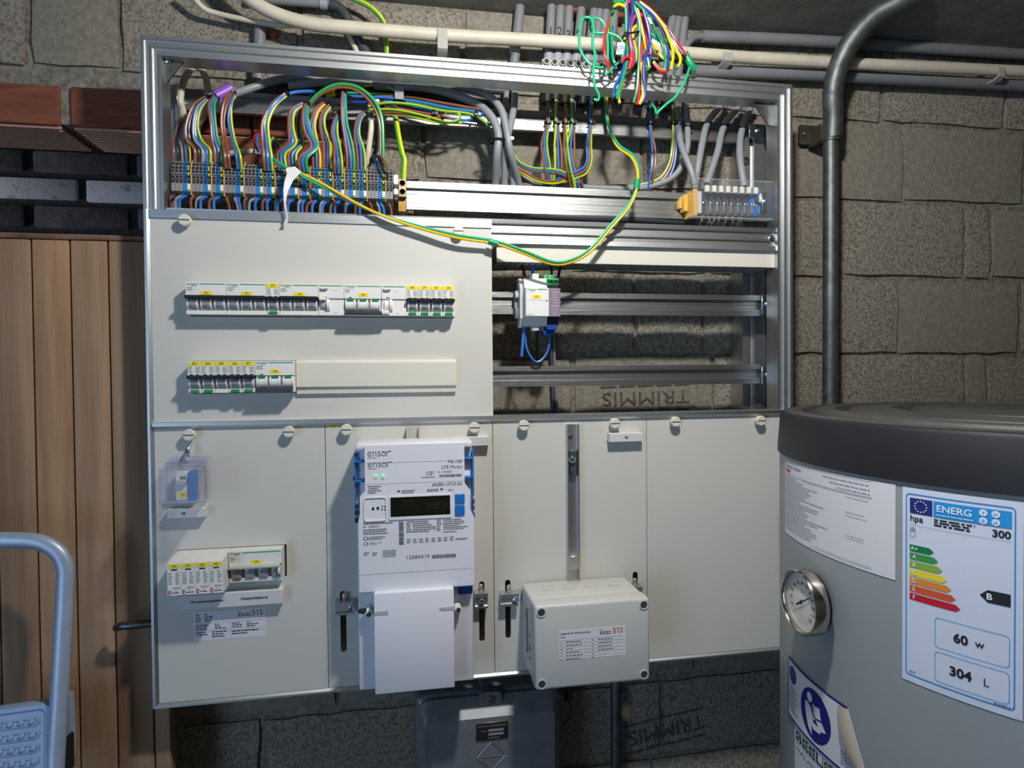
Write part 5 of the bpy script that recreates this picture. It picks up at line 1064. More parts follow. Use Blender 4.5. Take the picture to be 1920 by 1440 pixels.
for lab, pts, cols, sp in CW:
    P = pp(pts); t = thing('conduit_wires', tuple(P[-1]), lab, 'wires', 'wire sets in the centre of the top bay')
    for k, col in enumerate(cols):
        o_ = (k-(len(cols)-1)/2)*sp; horiz = 'right from' in lab or 'sagging' in lab
        Q = []
        for i, p in enumerate(pts):
            f = 1.0 if i > 1 else .35
            Q.append((p[0]+(0 if horiz else o_*f), p[1]+(o_ if horiz else (o_ if abs(pts[min(i+1, len(pts)-1)][0]-pts[max(i-1, 0)][0]) > 18 else 0)), p[2]+.0016*k))
        wire(t, (col if col != 'yg' else 'green_yellow')+'_wire', col, pp(Q), .0020)
    if not horiz: tie(t, at(pts[1][0], 231, .08), .0055, (0, 0, 1))
# wires leaving the strip downwards
for gi, xs in enumerate(TERMX):
    cols = ['brown', 'black', 'grey', 'blue'] if len(xs) == 5 else (['brown', 'blue'] if len(xs) == 3 else ['brown'])
    if gi in (6, 8, 10): cols = ['grey', 'blue']
    t = thing('outgoing_wires', (xs[0][1], tfy, TZB-.02), 'bent wires leaving the bottom of the terminal strip, set %s from the left' % ['first', 'second', 'third', 'fourth', 'fifth', 'sixth', 'seventh', 'eighth', 'ninth', 'tenth', 'eleventh', 'twelfth', 'thirteenth', 'fourteenth', 'fifteenth', 'sixteenth'][gi], 'wires', 'wires leaving the strip downwards')
    for k, col in enumerate(cols):
        x = xs[k][1]; d = (-1 if gi < 14 else .6)*r4.uniform(.003, .011)
        if gi in (3, 14): d = r4.uniform(.003, .007)
        wire(t, col+'_wire', col, [(x, tfy+.012, TZB+.004), (x+d*.25, tfy-.004, TZB-.002), (x+d*.8, tfy-.003, TZB-.010), (x+d, tfy+.010, TZB-.034)], .0022 if col == 'blue' else .0020)
# contactor wires
t = thing('contactor_wires', tuple(at(1000, 670, .03)), 'blue and black wires at the contactor, looping below it', 'wires')
for col, pts, r in (('blue', [(983, 612, .03), (981, 635, .03), (978, 668, .034)], .0026), ('blue', [(985, 612, .034), (987, 650, .034), (1000, 675, .034), (1014, 676, .034), (1028, 655, .036), (1033, 618, .036)], .0017),
                    ('blue', [(1001, 522, .036), (999, 508, .04), (1003, 488, .046)], .0030), ('black', [(984, 526, .034), (981, 508, .04), (974, 490, .048)], .0018), ('brown', [(988, 526, .04), (983, 505, .046), (990, 488, .05)], .0016),
                    ('black', [(1034, 526, .036), (1034, 506, .042), (1028, 490, .05)], .0018), ('black', [(1045, 535, .036), (1050, 505, .046), (1062, 490, .054)], .0024), ('grey', [(1000, 618, .04), (999, 634, .045)], .0014), ('black', [(1008, 612, .05), (1006, 680, .08)], .0020)):
    wire(t, col+'_wire', col, pp(pts), r)
for k, (a0, a1) in enumerate(((1033, 1040), (1038, 1046))):
    setp(wire(None, 'thin_conduit', GPVC if k else DCAB, pp([(a0, 612, .118), (a0+2, 690, .118), (a1, 790, .118)]), .0038 if k == 0 else .0026, 10), ['dark cable going down the wall under the contactor', 'thin grey cable going down the wall under the contactor'][k], 'cable')
# ------------------------------------------------------------------ long green-yellow pair hanging across the panel
t = thing('hanging_earth_pair', tuple(at(1040, 495, -.02)), 'long green and yellow wire pair hanging in a bow across the panel', 'wires')
HP = smooth(pp([(1136, 178, .10), (1140, 232, .06), (1158, 272, .03), (1185, 293, .012), (1196, 322, .0), (1192, 358, -.01), (1176, 390, -.015), (1146, 424, -.016), (1108, 468, -.02), (1072, 489, -.022), (1036, 493, -.022), (985, 474, -.02), (930, 455, -.014), (860, 444, -.016), (790, 427, -.012), (720, 405, -.01), (660, 378, -.004), (600, 345, .002), (560, 325, .006), (530, 310, .010), (508, 299, .014)]), 6)
for k, col in enumerate(('jade', 'gold')):
    L_ = []; n = len(HP)
    for i, p in enumerate(HP):
        tg = (HP[min(i+1, n-1)]-HP[max(i-1, 0)]).normalized(); nn = tg.cross(Vector((0, -1, 0))).normalized(); ph = 0.0+math.pi*2.2*math.sin(i/n*3.1)+(math.pi if k else 0)
        L_.append(p+nn*.0021*math.cos(ph)+Vector((0, -1, 0))*.0021*math.sin(ph))
    b = MB(); b.tube(L_, .0021, 8, 1); b.build('green_wire' if k == 0 else 'yellow_wire', WCOL[col], t)
TAPE = mat('green_tape', '#0E8F5E', .4)
for pa, pb in (((1195, 338, -.004), (1193, 356, -.009)), ((916, 452, -.014), (934, 458, -.014))): MB().cyl(at(*pa), at(*pb), .0052, None, 10).build('green_tape', TAPE, t)
# white paper tag on it
t = thing('paper_tag', tuple(at(540, 415, -.01)), 'white paper strip tag hanging from the green and yellow pair', 'paper tag')
L = [(536, 315, 553, 312), (538, 325, 565, 322), (533, 342, 550, 338), (531, 358, 540, 358), (532, 378, 536, 378), (535, 395, 538, 395), (538, 408, 540.5, 408), (532, 417, 539, 420)]
b = MB(); ys = [0.0, -.004, -.012, -.014, -.012, -.010, -.012, -.010]; prev = None
for (a0, b0, a1, b1), yy in zip(L, ys):
    q = [b.bm.verts.new(at(a0, b0, yy)), b.bm.verts.new(at(a1, b1, yy+.003)), b.bm.verts.new(at(a1, b1, yy+.0035)), b.bm.verts.new(at(a0, b0, yy+.0006))]
    if prev:
        for i in range(4): b.bm.faces.new((prev[i], prev[(i+1) % 4], q[(i+1) % 4], q[i]))
    prev = q
b.build('paper_strip', PAPER, t)
# ------------------------------------------------------------------ coil of coloured wires over the top profile
t = CO = thing('coloured_wire_bundle', tuple(at(1185, 190, -.02)), 'bundle of red, blue, yellow and green wires hanging over the top profile', 'wire bundle')
ST = [('teal', [(1150, 4), (1168, 3), (1173, 20), (1174, 60), (1175, 100), (1172, 135), (1160, 165), (1155, 181)]), ('navy', [(1174, -12), (1176, 20), (1176, 60), (1173, 108), (1165, 140), (1153, 163), (1150, 183)]),
      ('pink', [(1177, -12), (1182, 22), (1181, 50), (1182, 100), (1185, 118), (1178, 131)]), ('pink', [(1195, 24), (1185, 42), (1181, 70), (1184, 98), (1181, 126)]), ('navy', [(1184, -12), (1187, 18), (1180, 58), (1188, 92), (1190, 120)]),
      ('gold', [(1193, 48), (1186, 58), (1189, 80), (1193, 98), (1190, 118), (1179, 131)]), ('gold', [(1171, 72), (1172, 120), (1168, 150), (1160, 180), (1162, 194)]), ('teal', [(1176, 66), (1176, 112), (1166, 152), (1157, 186)]), ('navy', [(1196, 30), (1189, 40), (1186, 55)]),
      ('red', [(1152, 8), (1165, 4), (1176, 8)]), ('red', [(1143, 35), (1134, 72), (1134, 104), (1142, 128)]), ('gold', [(1150, 13), (1160, 8), (1172, 12)]), ('gold', [(1147, 34), (1140, 64), (1138, 98), (1144, 129)]),
      ('navy', [(1148, 50), (1143, 84), (1147, 116), (1156, 129)]), ('teal', [(1154, 12), (1146, 34), (1146, 70), (1149, 108), (1153, 119)]), ('red', [(1165, 118), (1172, 108), (1184, 110), (1180, 130)]), ('red', [(1186, 100), (1187, 118), (1176, 132)]),
      ('teal', [(1188, 8), (1193, 22), (1199, 44), (1199, 85), (1197, 132), (1194, 168), (1188, 193)]), ('red', [(1203, 16), (1207, 60), (1202, 108), (1199, 150), (1198, 182), (1193, 196)]), ('gold', [(1193, 6), (1204, 55), (1211, 88), (1217, 106)]),
      ('gold', [(1203, 118), (1206, 155), (1205, 178), (1199, 196)]), ('navy', [(1210, 32), (1218, 78), (1209, 108), (1207, 140), (1210, 174), (1203, 193)]), ('red', [(1199, 16), (1212, 60), (1218, 104)]), ('navy', [(1206, 18), (1216, 55), (1220, 100), (1217, 122)]),
      ('teal', [(1190, 3), (1212, 25), (1228, 55), (1242, 85), (1248, 118), (1244, 136)]), ('navy', [(1193, 4), (1225, 30), (1243, 60), (1253, 95), (1252, 132)]), ('red', [(1197, 2), (1220, 18), (1248, 50), (1270, 80), (1286, 104)]),
      ('gold', [(1200, 4), (1230, 30), (1250, 60), (1262, 98), (1258, 131)]), ('gold', [(1252, 66), (1268, 92), (1276, 112), (1271, 126)]), ('navy', [(1248, 52), (1264, 78), (1281, 102)]), ('teal', [(1246, 72), (1264, 100), (1275, 116), (1268, 130)]),
      ('gold', [(1224, 80), (1238, 104), (1256, 118)]), ('gold', [(1225, 116), (1236, 129), (1248, 133)]), ('red', [(1226, 120), (1240, 133), (1250, 134)]), ('teal', [(1214, 108), (1217, 126), (1212, 132)]), ('red', [(1217, 100), (1216, 112)]), ('gold', [(1210, 124), (1214, 131), (1219, 124)]), ('jade', [(1218, 62), (1232, 72), (1236, 78)])]
for i, (col, pts) in enumerate(ST):
    y0 = -.012-.016*r4.random(); L_ = pp([(p[0], p[1], y0+(-.008 if p[1] > 100 else .0)+.010*math.sin(p[1]*.02+i)) for p in pts])
    wire(CO, col.replace('jade', 'green').replace('teal', 'green').replace('navy', 'blue').replace('gold', 'yellow').replace('pink', 'red')+'_strand', col, L_, .0023)
b = MB(); p0, p1 = at(1172, 64, -.036), at(1198, 59, -.036); b.cyl(p0, p1, .0016, None, 8); b.cyl(p0, p0+Vector((0, .03, 0)), .0016, None, 8); b.cyl(p1, p1+Vector((0, .03, 0)), .0016, None, 8); b.box(p0.x-.001, p0.x+.003, p0.y-.002, p0.y+.002, p0.z-.003, p0.z+.003); b.build('cable_tie', TIE, CO)
MB().tube(pp([(1284, 100, -.016), (1290, 112, -.018), (1296, 122, -.018), (1302, 130, -.016)]), .0058, 10).build('green_tape_end', TAPE, CO)
wire(CO, 'green_strand', 'jade', pp([(1293, 127, -.02), (1285, 150, -.03), (1268, 180, -.03), (1250, 195, -.028), (1236, 208, -.025), (1231, 213, -.022), (1228, 203, -.01), (1222, 196, .01)]), .0021)
wire(CO, 'green_strand', 'jade', pp([(1099, 32, -.02), (1090, 40, -.02), (1086, 72, -.022), (1090, 98, -.024), (1106, 119, -.026), (1126, 127, -.026), (1138, 116, -.024), (1139, 70, -.02), (1131, 42, -.018), (1117, 34, -.018), (1107, 40, -.02)]), .0021)
wire(CO, 'green_strand', 'jade', pp([(1097, 32, -.024), (1108, 35, -.026), (1113, 55, -.03), (1111, 82, -.03), (1116, 104, -.032), (1113, 130, -.034), (1115, 160, -.034), (1123, 178, -.032), (1121, 188, -.03), (1114, 186, -.028)]), .0021)
wire(CO, 'green_strand', 'jade', pp([(1107, 40, -.01), (1108, 56, -.01), (1120, 62, -.014), (1145, 63, -.018), (1166, 77, -.022), (1167, 106, -.024), (1150, 126, -.028), (1134, 142, -.03)]), .0021)
def tag(px, w_=.0012):
    q = [at(p[0], p[1], p[2]) for p in px]; b = MB(); V = [b.bm.verts.new(v) for v in q]+[b.bm.verts.new(v+Vector((0, .0006, 0))) for v in q]
    b.bm.faces.new(V[:4]); b.bm.faces.new(V[4:][::-1])
    for i in range(4): b.bm.faces.new((V[i], V[4+i], V[4+(i+1) % 4], V[(i+1) % 4]))
    return b.build('white_tag', PAPER, CO, smooth_deg=0)
tg = tag([(1158, 79, -.044), (1170, 79, -.044), (1168, 102, -.044), (1155, 102, -.044)])
x, z = U(1163, 91, -.0446); MB().text('EP', x, z, -.0446, .0075, rot=.15).build('handwriting', mat('violet_ink', '#5A4A9A', .6), tg, smooth_deg=0)
tag([(1213, 32, -.028), (1219, 33, -.028), (1224, 44, -.028), (1220, 45, -.028)]); tag([(1224, 72, -.030), (1238, 82, -.030), (1235, 88, -.030), (1221, 78, -.030)])
# ------------------------------------------------------------------ pipes and cables along the wall top
def pipe(label, pts, r, m, name='pipe', n=18, cat='pipe', group=None, sub=8, taper=None, run=None, up=False):
    P = pp(pts)
    if run: e = P[-1]; P.append(Vector((run, e.y, e.z)))          # carry on along the wall
    if up: P.insert(0, Vector((P[0].x-.02, P[0].y, CEIL+.004)))   # rise into the ceiling
    b = MB(); b.tube(P, r, n, sub, taper=taper); return b.build(name, m, None, label=label, cat=cat, group=group)
CRM = mat('aged_cream_pvc', '#C9C1AE', 0.5, 0, 0.10, 18)
pipe('long cream plastic conduit crossing above the panel and bending up at left', [(432, -40, .075), (470, 0, .078), (520, 27, .08), (580, 44, .082), (650, 51.5, .084), (830, 66, .084), (1000, 75.5, .084), (1140, 85, .084), (1280, 99, .084), (1550, 117, .084), (1920, 134, .084), (2150, 145, .084)], .0105, CRM, 'cream_conduit', run=2.74, up=True)
pipe('thin cream cable sagging left of the cream conduit', [(352, -20, .09), (380, 14, .1), (410, 26, .105), (470, 39, .105), (530, 48, .10), (575, 46, .1), (640, 56, .105), (652, 64, .11), (662, 82, .115), (675, 110, .118)], .0044, CRM, 'cream_cable', 12, 'cable')
def clip(label, px, py0, py1, w, Y=.07):
    x0, x1, z0, z1 = rect(px-w/2, py0, px+w/2, py1, Y)
    t = thing('pipe_clip', ((x0+x1)/2, Y, z0), label, 'pipe clip', 'clips on the cream conduit')
    MB().sec_x([(.0715, z1-.001), (.0715, z0+.004), (.078, z0), (.118, z0-.003), (.118, z0-.001), (.08, z0+.003), (.0735, z0+.006), (.0735, z1-.003), (.08, z1), (.118, z1+.001), (.118, z1+.003), (.078, z1+.002)], x0, x1).build('clip', mat('pale_clip_plastic', '#A3A39C', .5), t)
clip('pale clip on the cream conduit above the middle of the panel', 830, 52, 94, 19); clip('pale clip on the cream conduit above the right frame corner', 1366, 96, 116, 17); clip('pale clip on the cream conduit at the far right', 1880, 124, 146, 12)
pipe('upper dark grey conduit along the wall at top right', [(1316, 68, .108), (1547, 78, .108), (1913, 101, .108), (2150, 116, .108)], .0105, GPVC, 'grey_conduit', run=2.74)
pipe('lower dark grey conduit along the wall at top right', [(1300, 133, .105), (1540, 141, .105), (1907, 160, .105), (2150, 174, .105)], .0110, GPVC, 'grey_conduit', run=2.74)
pipe('short grey cable bending from the conduits into the upper grey conduit', [(1276, 102, .1), (1288, 84, .1), (1302, 71, .104), (1322, 68, .108)], .0062, GPVC, 'grey_cable', 12, 'cable')
b = MB(); x0, x1, z0, z1 = rect(1312, 58, 1322, 79, .1)
pipe('grey conduit lying along the ceiling at the top left', [(470, -4, .11), (520, 1, .112), (620, 8, .112)], .0068, GPVC, 'grey_conduit')
q0, q1 = at(600, 6.5, .112), at(614, 7.5, .112); MB().cyl(q0, q1, .0088, None, 18).build('conduit_coupling', mat('light_grey_pvc', '#94969A', .45), None, label='light grey coupling on the ceiling conduit at top left', cat='coupling')
pipe('dark rubber cable bending down from the ceiling conduit behind the cream pipe', [(618, 8, .112), (636, 14, .112), (650, 32, .112), (660, 52, .114), (672, 74, .116), (690, 102, .118), (705, 130, .119)], .0078, DCAB, 'dark_cable', 14, 'cable')
b = MB(); b.tube(pp([(640, -12, .1), (668, 0, .098), (692, 12, .097), (712, 30, .098), (722, 50, .106), (724.5, 72, .112), (724.5, 100, .112), (725, 130, .112)]), .0040, 12, 6, stripe=True)
b.build('earth_wire', [mat('leaf_green_wire', '#5FA33A', .35), mat('bright_yellow_green', '#D8DC12', .35)], None, label='green and yellow earth wire coming down from the ceiling behind the cream conduit', cat='wire')
# galvanised riser pipe with clamp
t = thing('steel_riser_pipe', tuple(at(1557, 900, .085)), 'galvanised steel riser pipe right of the panel bending up to the ceiling', 'pipe')
MB().tube([at(1556, 1000, .085), at(1557, 600, .085), at(1558, 262, .085)], .0136, 20, 4).build('straight_pipe', STEEL, t)
RB = pp([(1561, 258, .083), (1562, 215, .078), (1561, 180, .072), (1567, 142, .064), (1582, 102, .052), (1608, 62, .036), (1645, 26, .016), (1690, 2, -.006)]); q_ = RB[-1]; RB += [Vector((q_.x+.045, q_.y-.03, max(CEIL, q_.z)+.022))]
MB().tube(RB, .0168, 20, 6, taper=1.12).build('bend', STEEL, t)
x, z = U(1562, 172, .07); MB().lathe([(.0172, -.004), (.0180, -.004), (.0180, .004), (.0172, .004)], at(1561.5, 176, .0715), at(1561, 170, .07)-at(1562, 200, .076), 20, False, False).build('seam_band', STEEL, t)
x0, x1, z0, z1 = rect(1503, 232, 1543, 268, .108)
t = thing('pipe_clamp', ((x0+x1)/2, .11, z0), 'dark steel clamp plate holding the riser pipe to the wall', 'pipe clamp')
DST = mat('brown_steel', '#55524A', .5, .7, .2, 60)
MB().plate(rr(x0, x1+.006, z0, z1, .005), [], .116, .1195).build('plate', DST, t)
p = at(1559, 250, .085); MB().lathe([(.0150, -.016), (.0166, -.016), (.0166, .016), (.0150, .016)], p, (0, 0, 1), 20, False, False).box(p.x-.024, p.x-.012, .085, .1195, p.z-.0155, p.z+.0155).build('strap', DST, t)
x, z = U(1512, 249, .11); MB().lathe([(.0045, 0), (.0045, .003), (.003, .004)], (x, .116, z), (0, -1, 0), 10).build('screw', STEEL, t)
# ------------------------------------------------------------------ old cast meter box below the panel and the pipe beside it
CAST = mat('grey_cast_iron', '#787B80', .42, .25, .12, 30, bump=.15, bscale=300)
y1 = .022; x0, x1, zf0, zf1 = rect(797, 1345, 1041, 1600, y1); bx0, bx1 = U(779, 1400, .05)[0], U(1052, 1400, .05)[0]; bz1 = U(915, 1296, .05)[1]; bz0 = zf0-.03
t = thing('cast_iron_meter_box', ((x0+x1)/2, .08, bz0), 'old grey cast iron box with rounded corners and diamond emblem below the panel', 'cast iron box')
MB().box(bx0, bx1, .052, YW-.002, bz0, bz1, .012, 4).build('housing', CAST, t)
b = MB(); L0 = rr(bx0+.004, bx1-.004, bz0+.004, bz1-.004, .022, 6); L1 = rr(bx0+.008, bx1-.008, bz0+.008, bz1-.008, .020, 6); L2 = rr(x0, x1, zf0, zf1, .006, 6); n = len(L0)
rg = [[b.bm.verts.new((x, y, z)) for x, z in L_] for L_, y in ((L0, .06), (L0, .046), (L1, .042), (L2, y1), )]
for k in range(3):
    for i in range(n): b.bm.faces.new((rg[k][i], rg[k][(i+1) % n], rg[k+1][(i+1) % n], rg[k+1][i]))
b.bm.faces.new(rg[3]); lid_ = b.build('lid', CAST, t, smooth_deg=30)
tx, tz = U(919, 1309, .04); MB().plate(rr(tx-.018, tx+.018, tz-.012, tz+.012, .008), [], .036, .050).build('lug', CAST, t)
MB().lathe([(.0066, 0), (.0066, .003), (.005, .0045)], (tx, .036, tz), (0, -1, 0), 16).box(tx-.0055, tx+.0055, .0308, .032, tz-.0007, tz+.0007).build('lug_screw', mat('brassy_steel', '#8E8672', .4, .9), t)
nx0, nx1, nz0, nz1 = rect(892, 1353, 953, 1386, y1)
npz = MB().box(nx0, nx1, y1-.0016, y1, nz0, nz1, .0004).build('name_plate', mat('brass_edge', '#A08E6C', .45, .8), t)
MB().box(nx0+.0007, nx1-.0007, y1-.0022, y1-.0016, nz0+.0007, nz1-.0010).build('name_plate_face', INK, npz)
b = MB(); w, h = nx1-nx0, nz1-nz0; b.text('ROSSI A.G. FRAUENFELD', nx0+w*.5, nz0+h*.82, y1-.0025, h*.11, w=w*.86)
for q in (.56, .34): b.quad(nx0+w*.38, nx0+w*.85, nz0+h*(q-.07), nz0+h*(q+.07), y1-.0025)
b.lines(nx0+w*.38, nx0+w*.75, nz0+h*.08, nz0+h*.2, y1-.0025, 1, r3, lo=.9); b.lines(nx0+w*.16, nx0+w*.34, nz0+h*.5, nz0+h*.6, y1-.0025, 1, r3, lo=.9); b.build('plate_print', mat('plate_silver', '#8C8C88', .5), npz, smooth_deg=0)
cx, cz = U(922, 1418, y1); rr_ = .0235
b = MB()
for i in range(4):
    a = [(0, rr_), (rr_, 0), (0, -rr_), (-rr_, 0)]; p, q = a[i], a[(i+1) % 4]; b.tube([(cx+p[0], y1, cz+p[1]), (cx+q[0], y1, cz+q[1])], .0013, 6, 1)
b.tube([(cx-.0155, y1, cz), (cx+.0155, y1, cz)], .0012, 6, 1); b.build('diamond_emblem', mat('worn_cast_edge', '#7C7F84', .35, .5), t)
pipe('galvanised pipe rising from below at the junction box', [(1154, 1640, .105), (1154, 1440, .105), (1154, 1255, .105)], .0092, STEEL, 'steel_pipe', 18, 'pipe')
t = thing('short_conduit_end', tuple(at(1066, 1320, .1)), 'dark conduit end with a thin cable right of the cast iron box', 'conduit')
MB().cyl(at(1066, 1262, .1), at(1066, 1312, .1), .0072, None, 14).build('pipe', DARKG, t); wire(t, 'thin_cable', mat('olive_cable', '#5E5A3E', .5), pp([(1066, 1310, .1), (1071, 1325, .098), (1068, 1345, .1), (1056, 1358, .115)]), .0016)
# ------------------------------------------------------------------ hot water storage tank
TX, TYc, TR = 1.2102, -.2855, .342; ZLB, ZLT = 1.3596, 1.4190
TGREY = mat('tank_grey_jacket', '#94999B', .42, 0, .03, 5); LIDB = mat('tank_black_lid', '#1B1C20', .55, 0, 0, 9, col2='#222327', spec=.35)
DUST = mat('dusty_black_lid', '#4C4B47', .6, 0, 0, 7, col2='#2E2E31', thr=(.3, .7), detail=8)
t = thing('storage_tank', (TX, TYc, 0), 'big grey cylindrical hot water tank with a black lid at right', 'water tank')
MB().lathe([(TR-.02, .0), (TR-.004, .0), (TR-.004, .05), (TR, .052), (TR, ZLB+.006-.0)], (TX, TYc, 0), (0, 0, 1), 128).build('jacket', TGREY, t)
MB().lathe([(TR+.0005, ZLB+.001), (TR+.0028, ZLB), (TR+.0024, ZLB+.01), (TR-.0008, ZLT-.006), (TR-.003, ZLT-.002), (TR-.007, ZLT-.0003)], (TX, TYc, 0), (0, 0, 1), 128, False, False).build('lid_rim', LIDB, t)
MB().lathe([(TR-.007, ZLT-.0003), (TR-.030, ZLT), (TR-.034, ZLT-.006), (TR-.046, ZLT-.006), (TR-.051, ZLT+.002), (TR-.075, ZLT+.003), (TR-.080, ZLT-.005), (TR-.092, ZLT-.005), (TR-.098, ZLT+.003), (TR-.150, ZLT+.005), (TR-.156, ZLT-.004), (TR-.170, ZLT-.004), (TR-.176, ZLT+.005), (.06, ZLT+.007), (.05, ZLT+.002), (.002, ZLT+.002)], (TX, TYc, 0), (0, 0, 1), 96, False, True).build('lid_top', DUST, t)
def tcyl(px, py, R=TR):
    d = ray(px, py); ox, oy = CP.x-TX, CP.y-TYc; A = d.x*d.x+d.y*d.y; B_ = ox*d.x+oy*d.y; C_ = ox*ox+oy*oy-R*R; D_ = B_*B_-A*C_
    s_ = (-B_-math.sqrt(max(D_, 0)))/A; q = CP+d*s_; return (math.atan2(q.y-TYc, q.x-TX) % (2*math.pi))*R, q.z
def wrap(v):
    th = v.x/TR; R = TR+.0004-v.y; return Vector((TX+R*math.cos(th), TYc+R*math.sin(th), v.z))
def W(mb, name, m, parent): return mb.map(wrap).build(name, m, parent, smooth_deg=0, weld=False)
def wq(mb, x0, x1, z0, z1, y): return mb.quad(x0, x1, z0, z1, y, nx=max(1, int(abs(x1-x0)/.008)))
def wplate(mb, x0, x1, z0, z1, y): return wq(mb, x0, x1, z0, z1, y)
BI = mat('label_blue', '#2B8FD6', .5); NAVY = mat('label_navy', '#1B2A7C', .5)
# document sheet
s0, zt_ = tcyl(1473, 862); s1, zt2 = tcyl(1680, 905); _, zb2 = tcyl(1679, 1083); _, zb1 = tcyl(1473, 1000)
z1, z0 = (zt_+zt2)/2, (zb1+zb2)/2; w, h = s1-s0, z1-z0
t1 = thing('document_sheet', (TX+TR*math.cos(s0/TR), TYc+TR*math.sin(s0/TR), z0), 'white printed document sheet taped on the tank below the lid', 'document')
W(wplate(MB(), s0, s1, z0, z1, -.0002), 'paper', PAPER, t1)
b = MB(); b.text('Sommer Acker', s0+w*.03, z1-h*.075, -.0006, h*.048, w=w*.26, align='L'); W(b, 'blue_heading', mat('blue_print', '#3A4AA0', .5), t1)
b = MB(); wq(b, s0+w*.03, s0+w*.12, z1-h*.155, z1-h*.12, -.0006); W(b, 'red_box', mat('red_print_box', '#D8304A', .5), t1)
b = MB(); yy = -.0006
def hl(q, a, e, th=.00022): wq(b, s0+w*a, s0+w*e, z1-h*q-th, z1-h*q+th, yy)
hl(.015, .03, .87); hl(.185, .02, .87, .0003); hl(.20, .3, .87); hl(.945, .45, .87); hl(.965, .4, .87)
for k, q in enumerate((.05, .10, .145)): b.lines(s0+w*(.52+.06*k), s0+w*.86, z1-h*(q+.022), z1-h*q, yy, 1, r3, lo=1, word=.006)
for k in range(22): q = .21+k*.033; b.lines(s0+w*.02, s0+w*(.62 if k % 4 else .42), z1-h*(q+.014), z1-h*q, yy, 1, r3, lo=.45, h=.8, word=.004)
for q in (.23, .40, .44, .66, .69): b.lines(s0+w*.70, s0+w*.86, z1-h*(q+.014), z1-h*q, yy, 1, r3, lo=.6, word=.004)
W(b, 'printed_text', mat('document_print', '#9A9AA2', .6), t1)
# energy label
s0, zt_ = tcyl(1693, 912); _, zb1 = tcyl(1692, 1271); s1, zb2 = tcyl(1918, 1338)
z1, z0 = zt_, zb1; w, h = s1-s0, z1-z0
t2 = thing('energy_label', (TX+TR*math.cos(s0/TR), TYc+TR*math.sin(s0/TR), z0), 'large energy rating label with coloured arrows on the tank', 'energy label')
W(wplate(MB(), s0, s1, z0, z1, -.0002), 'paper', mat('label_white', '#D2D9EA', .45), t2)
X = lambda q: s0+w*q
Z = lambda q: z1-h*q
def ring(mb, x0, x1, z0_, z1_, r, th):
    o_ = rr(x0, x1, z0_, z1_, r, 4); i_ = rr(x0+th, x1-th, z0_+th, z1_-th, r-th*.7, 4); n = len(o_)
    def sub(a, c, k): return (a[0]+(c[0]-a[0])*k, a[1]+(c[1]-a[1])*k)
    for i in range(n):
        a, c, e, g_ = o_[i], o_[(i+1) % n], i_[(i+1) % n], i_[i]; m_ = max(1, int(abs(c[0]-a[0])/.008))
        for k in range(m_):
            p, q = sub(a, c, k/m_), sub(a, c, (k+1)/m_); u_, v_ = sub(g_, e, k/m_), sub(g_, e, (k+1)/m_)
            mb.poly([(p[0], -.0006, p[1]), (q[0], -.0006, q[1]), (v_[0], -.0006, v_[1]), (u_[0], -.0006, u_[1])])
b = MB(); ring(b, X(.035), X(.945), Z(.965), Z(.028), .004, .0011); ring(b, X(.31), X(.905), Z(.775), Z(.625), .004, .0005); ring(b, X(.31), X(.905), Z(.945), Z(.795), .004, .0005)
W(b, 'blue_border', BI, t2)
W(wq(MB(), X(.075), X(.285), Z(.128), Z(.05), -.0006), 'flag', NAVY, t2)
b = MB()
for k in range(12): b.disc(X(.18)+w*.055*math.cos(k*.5236), Z(.089)+w*.055*math.sin(k*.5236), -.0010, .0009, 6)
W(b, 'flag_stars', mat('star_cream', '#D9D8A8', .5), t2)
W(wq(MB(), X(.295), X(.915), Z(.128), Z(.05), -.0006), 'blue_banner', mat('banner_blue', '#1F92DC', .5), t2)
b = MB(); b.text('ENERG', X(.47), Z(.083), -.0010, h*.034, w=w*.29, bold=.02); b.lines(X(.32), X(.63), Z(.121), Z(.111), -.001, 1, r3, lo=.98)
for qx, qz in ((.705, .071), (.705, .109), (.80, .071), (.80, .109)): b.disc(X(qx), Z(qz), -.0010, h*.0165, 18)
W(b, 'banner_lettering', mat('label_print_white', '#E3EAF2', .5), t2)
b = MB()
for s_, qx, qz in (('Y', .705, .071), ('IE', .705, .109), ('IJA', .80, .071), ('IA', .80, .109)): b.text(s_, X(qx), Z(qz), -.0014, h*.015)
W(b, 'circle_letters', mat('banner_blue', '#1F92DC', .5), t2)
b = MB(); b.text('hpa', X(.08), Z(.158), -.0006, h*.042, align='L', bold=.015); b.text('300', X(.91), Z(.160), -.0006, h*.036, align='R', bold=.03)
b.lines(X(.30), X(.66), Z(.175), Z(.135), -.0006, 3, r3, lo=.75, word=.006, h=.6); wq(b, X(.075), X(.91), Z(.189)-.0001, Z(.189)+.0001, -.0006)
for k, (za, zb_) in enumerate(((.20, .247),)):
    ring(b, X(.078), X(.128), Z(.252), Z(.200), .003, .0003); b.quad(X(.078), X(.128), Z(.222)-.0001, Z(.222)+.0001, -.0006); b.lines(X(.085), X(.122), Z(.219), Z(.208), -.0006, 2, r3, lo=1)
W(b, 'product_code_print', INK, t2); b = MB(); b.text('60', X(.53), Z(.700), -.0006, h*.048, bold=.035); b.text('w', X(.68), Z(.705), -.0006, h*.024, bold=.01); W(b, 'standby_loss_print', INK, t2); b = MB(); b.text('304', X(.53), Z(.868), -.0006, h*.048, bold=.035); b.text('L', X(.735), Z(.872), -.0006, h*.035)
W(b, 'volume_print', INK, t2); b = MB(); b.text('2017', X(.075), Z(.945), -.0006, h*.011, align='L', bold=.01); b.text('812/2013', X(.91), Z(.957), -.0006, h*.012, align='R', bold=.02); W(b, 'date_print', INK, t2)
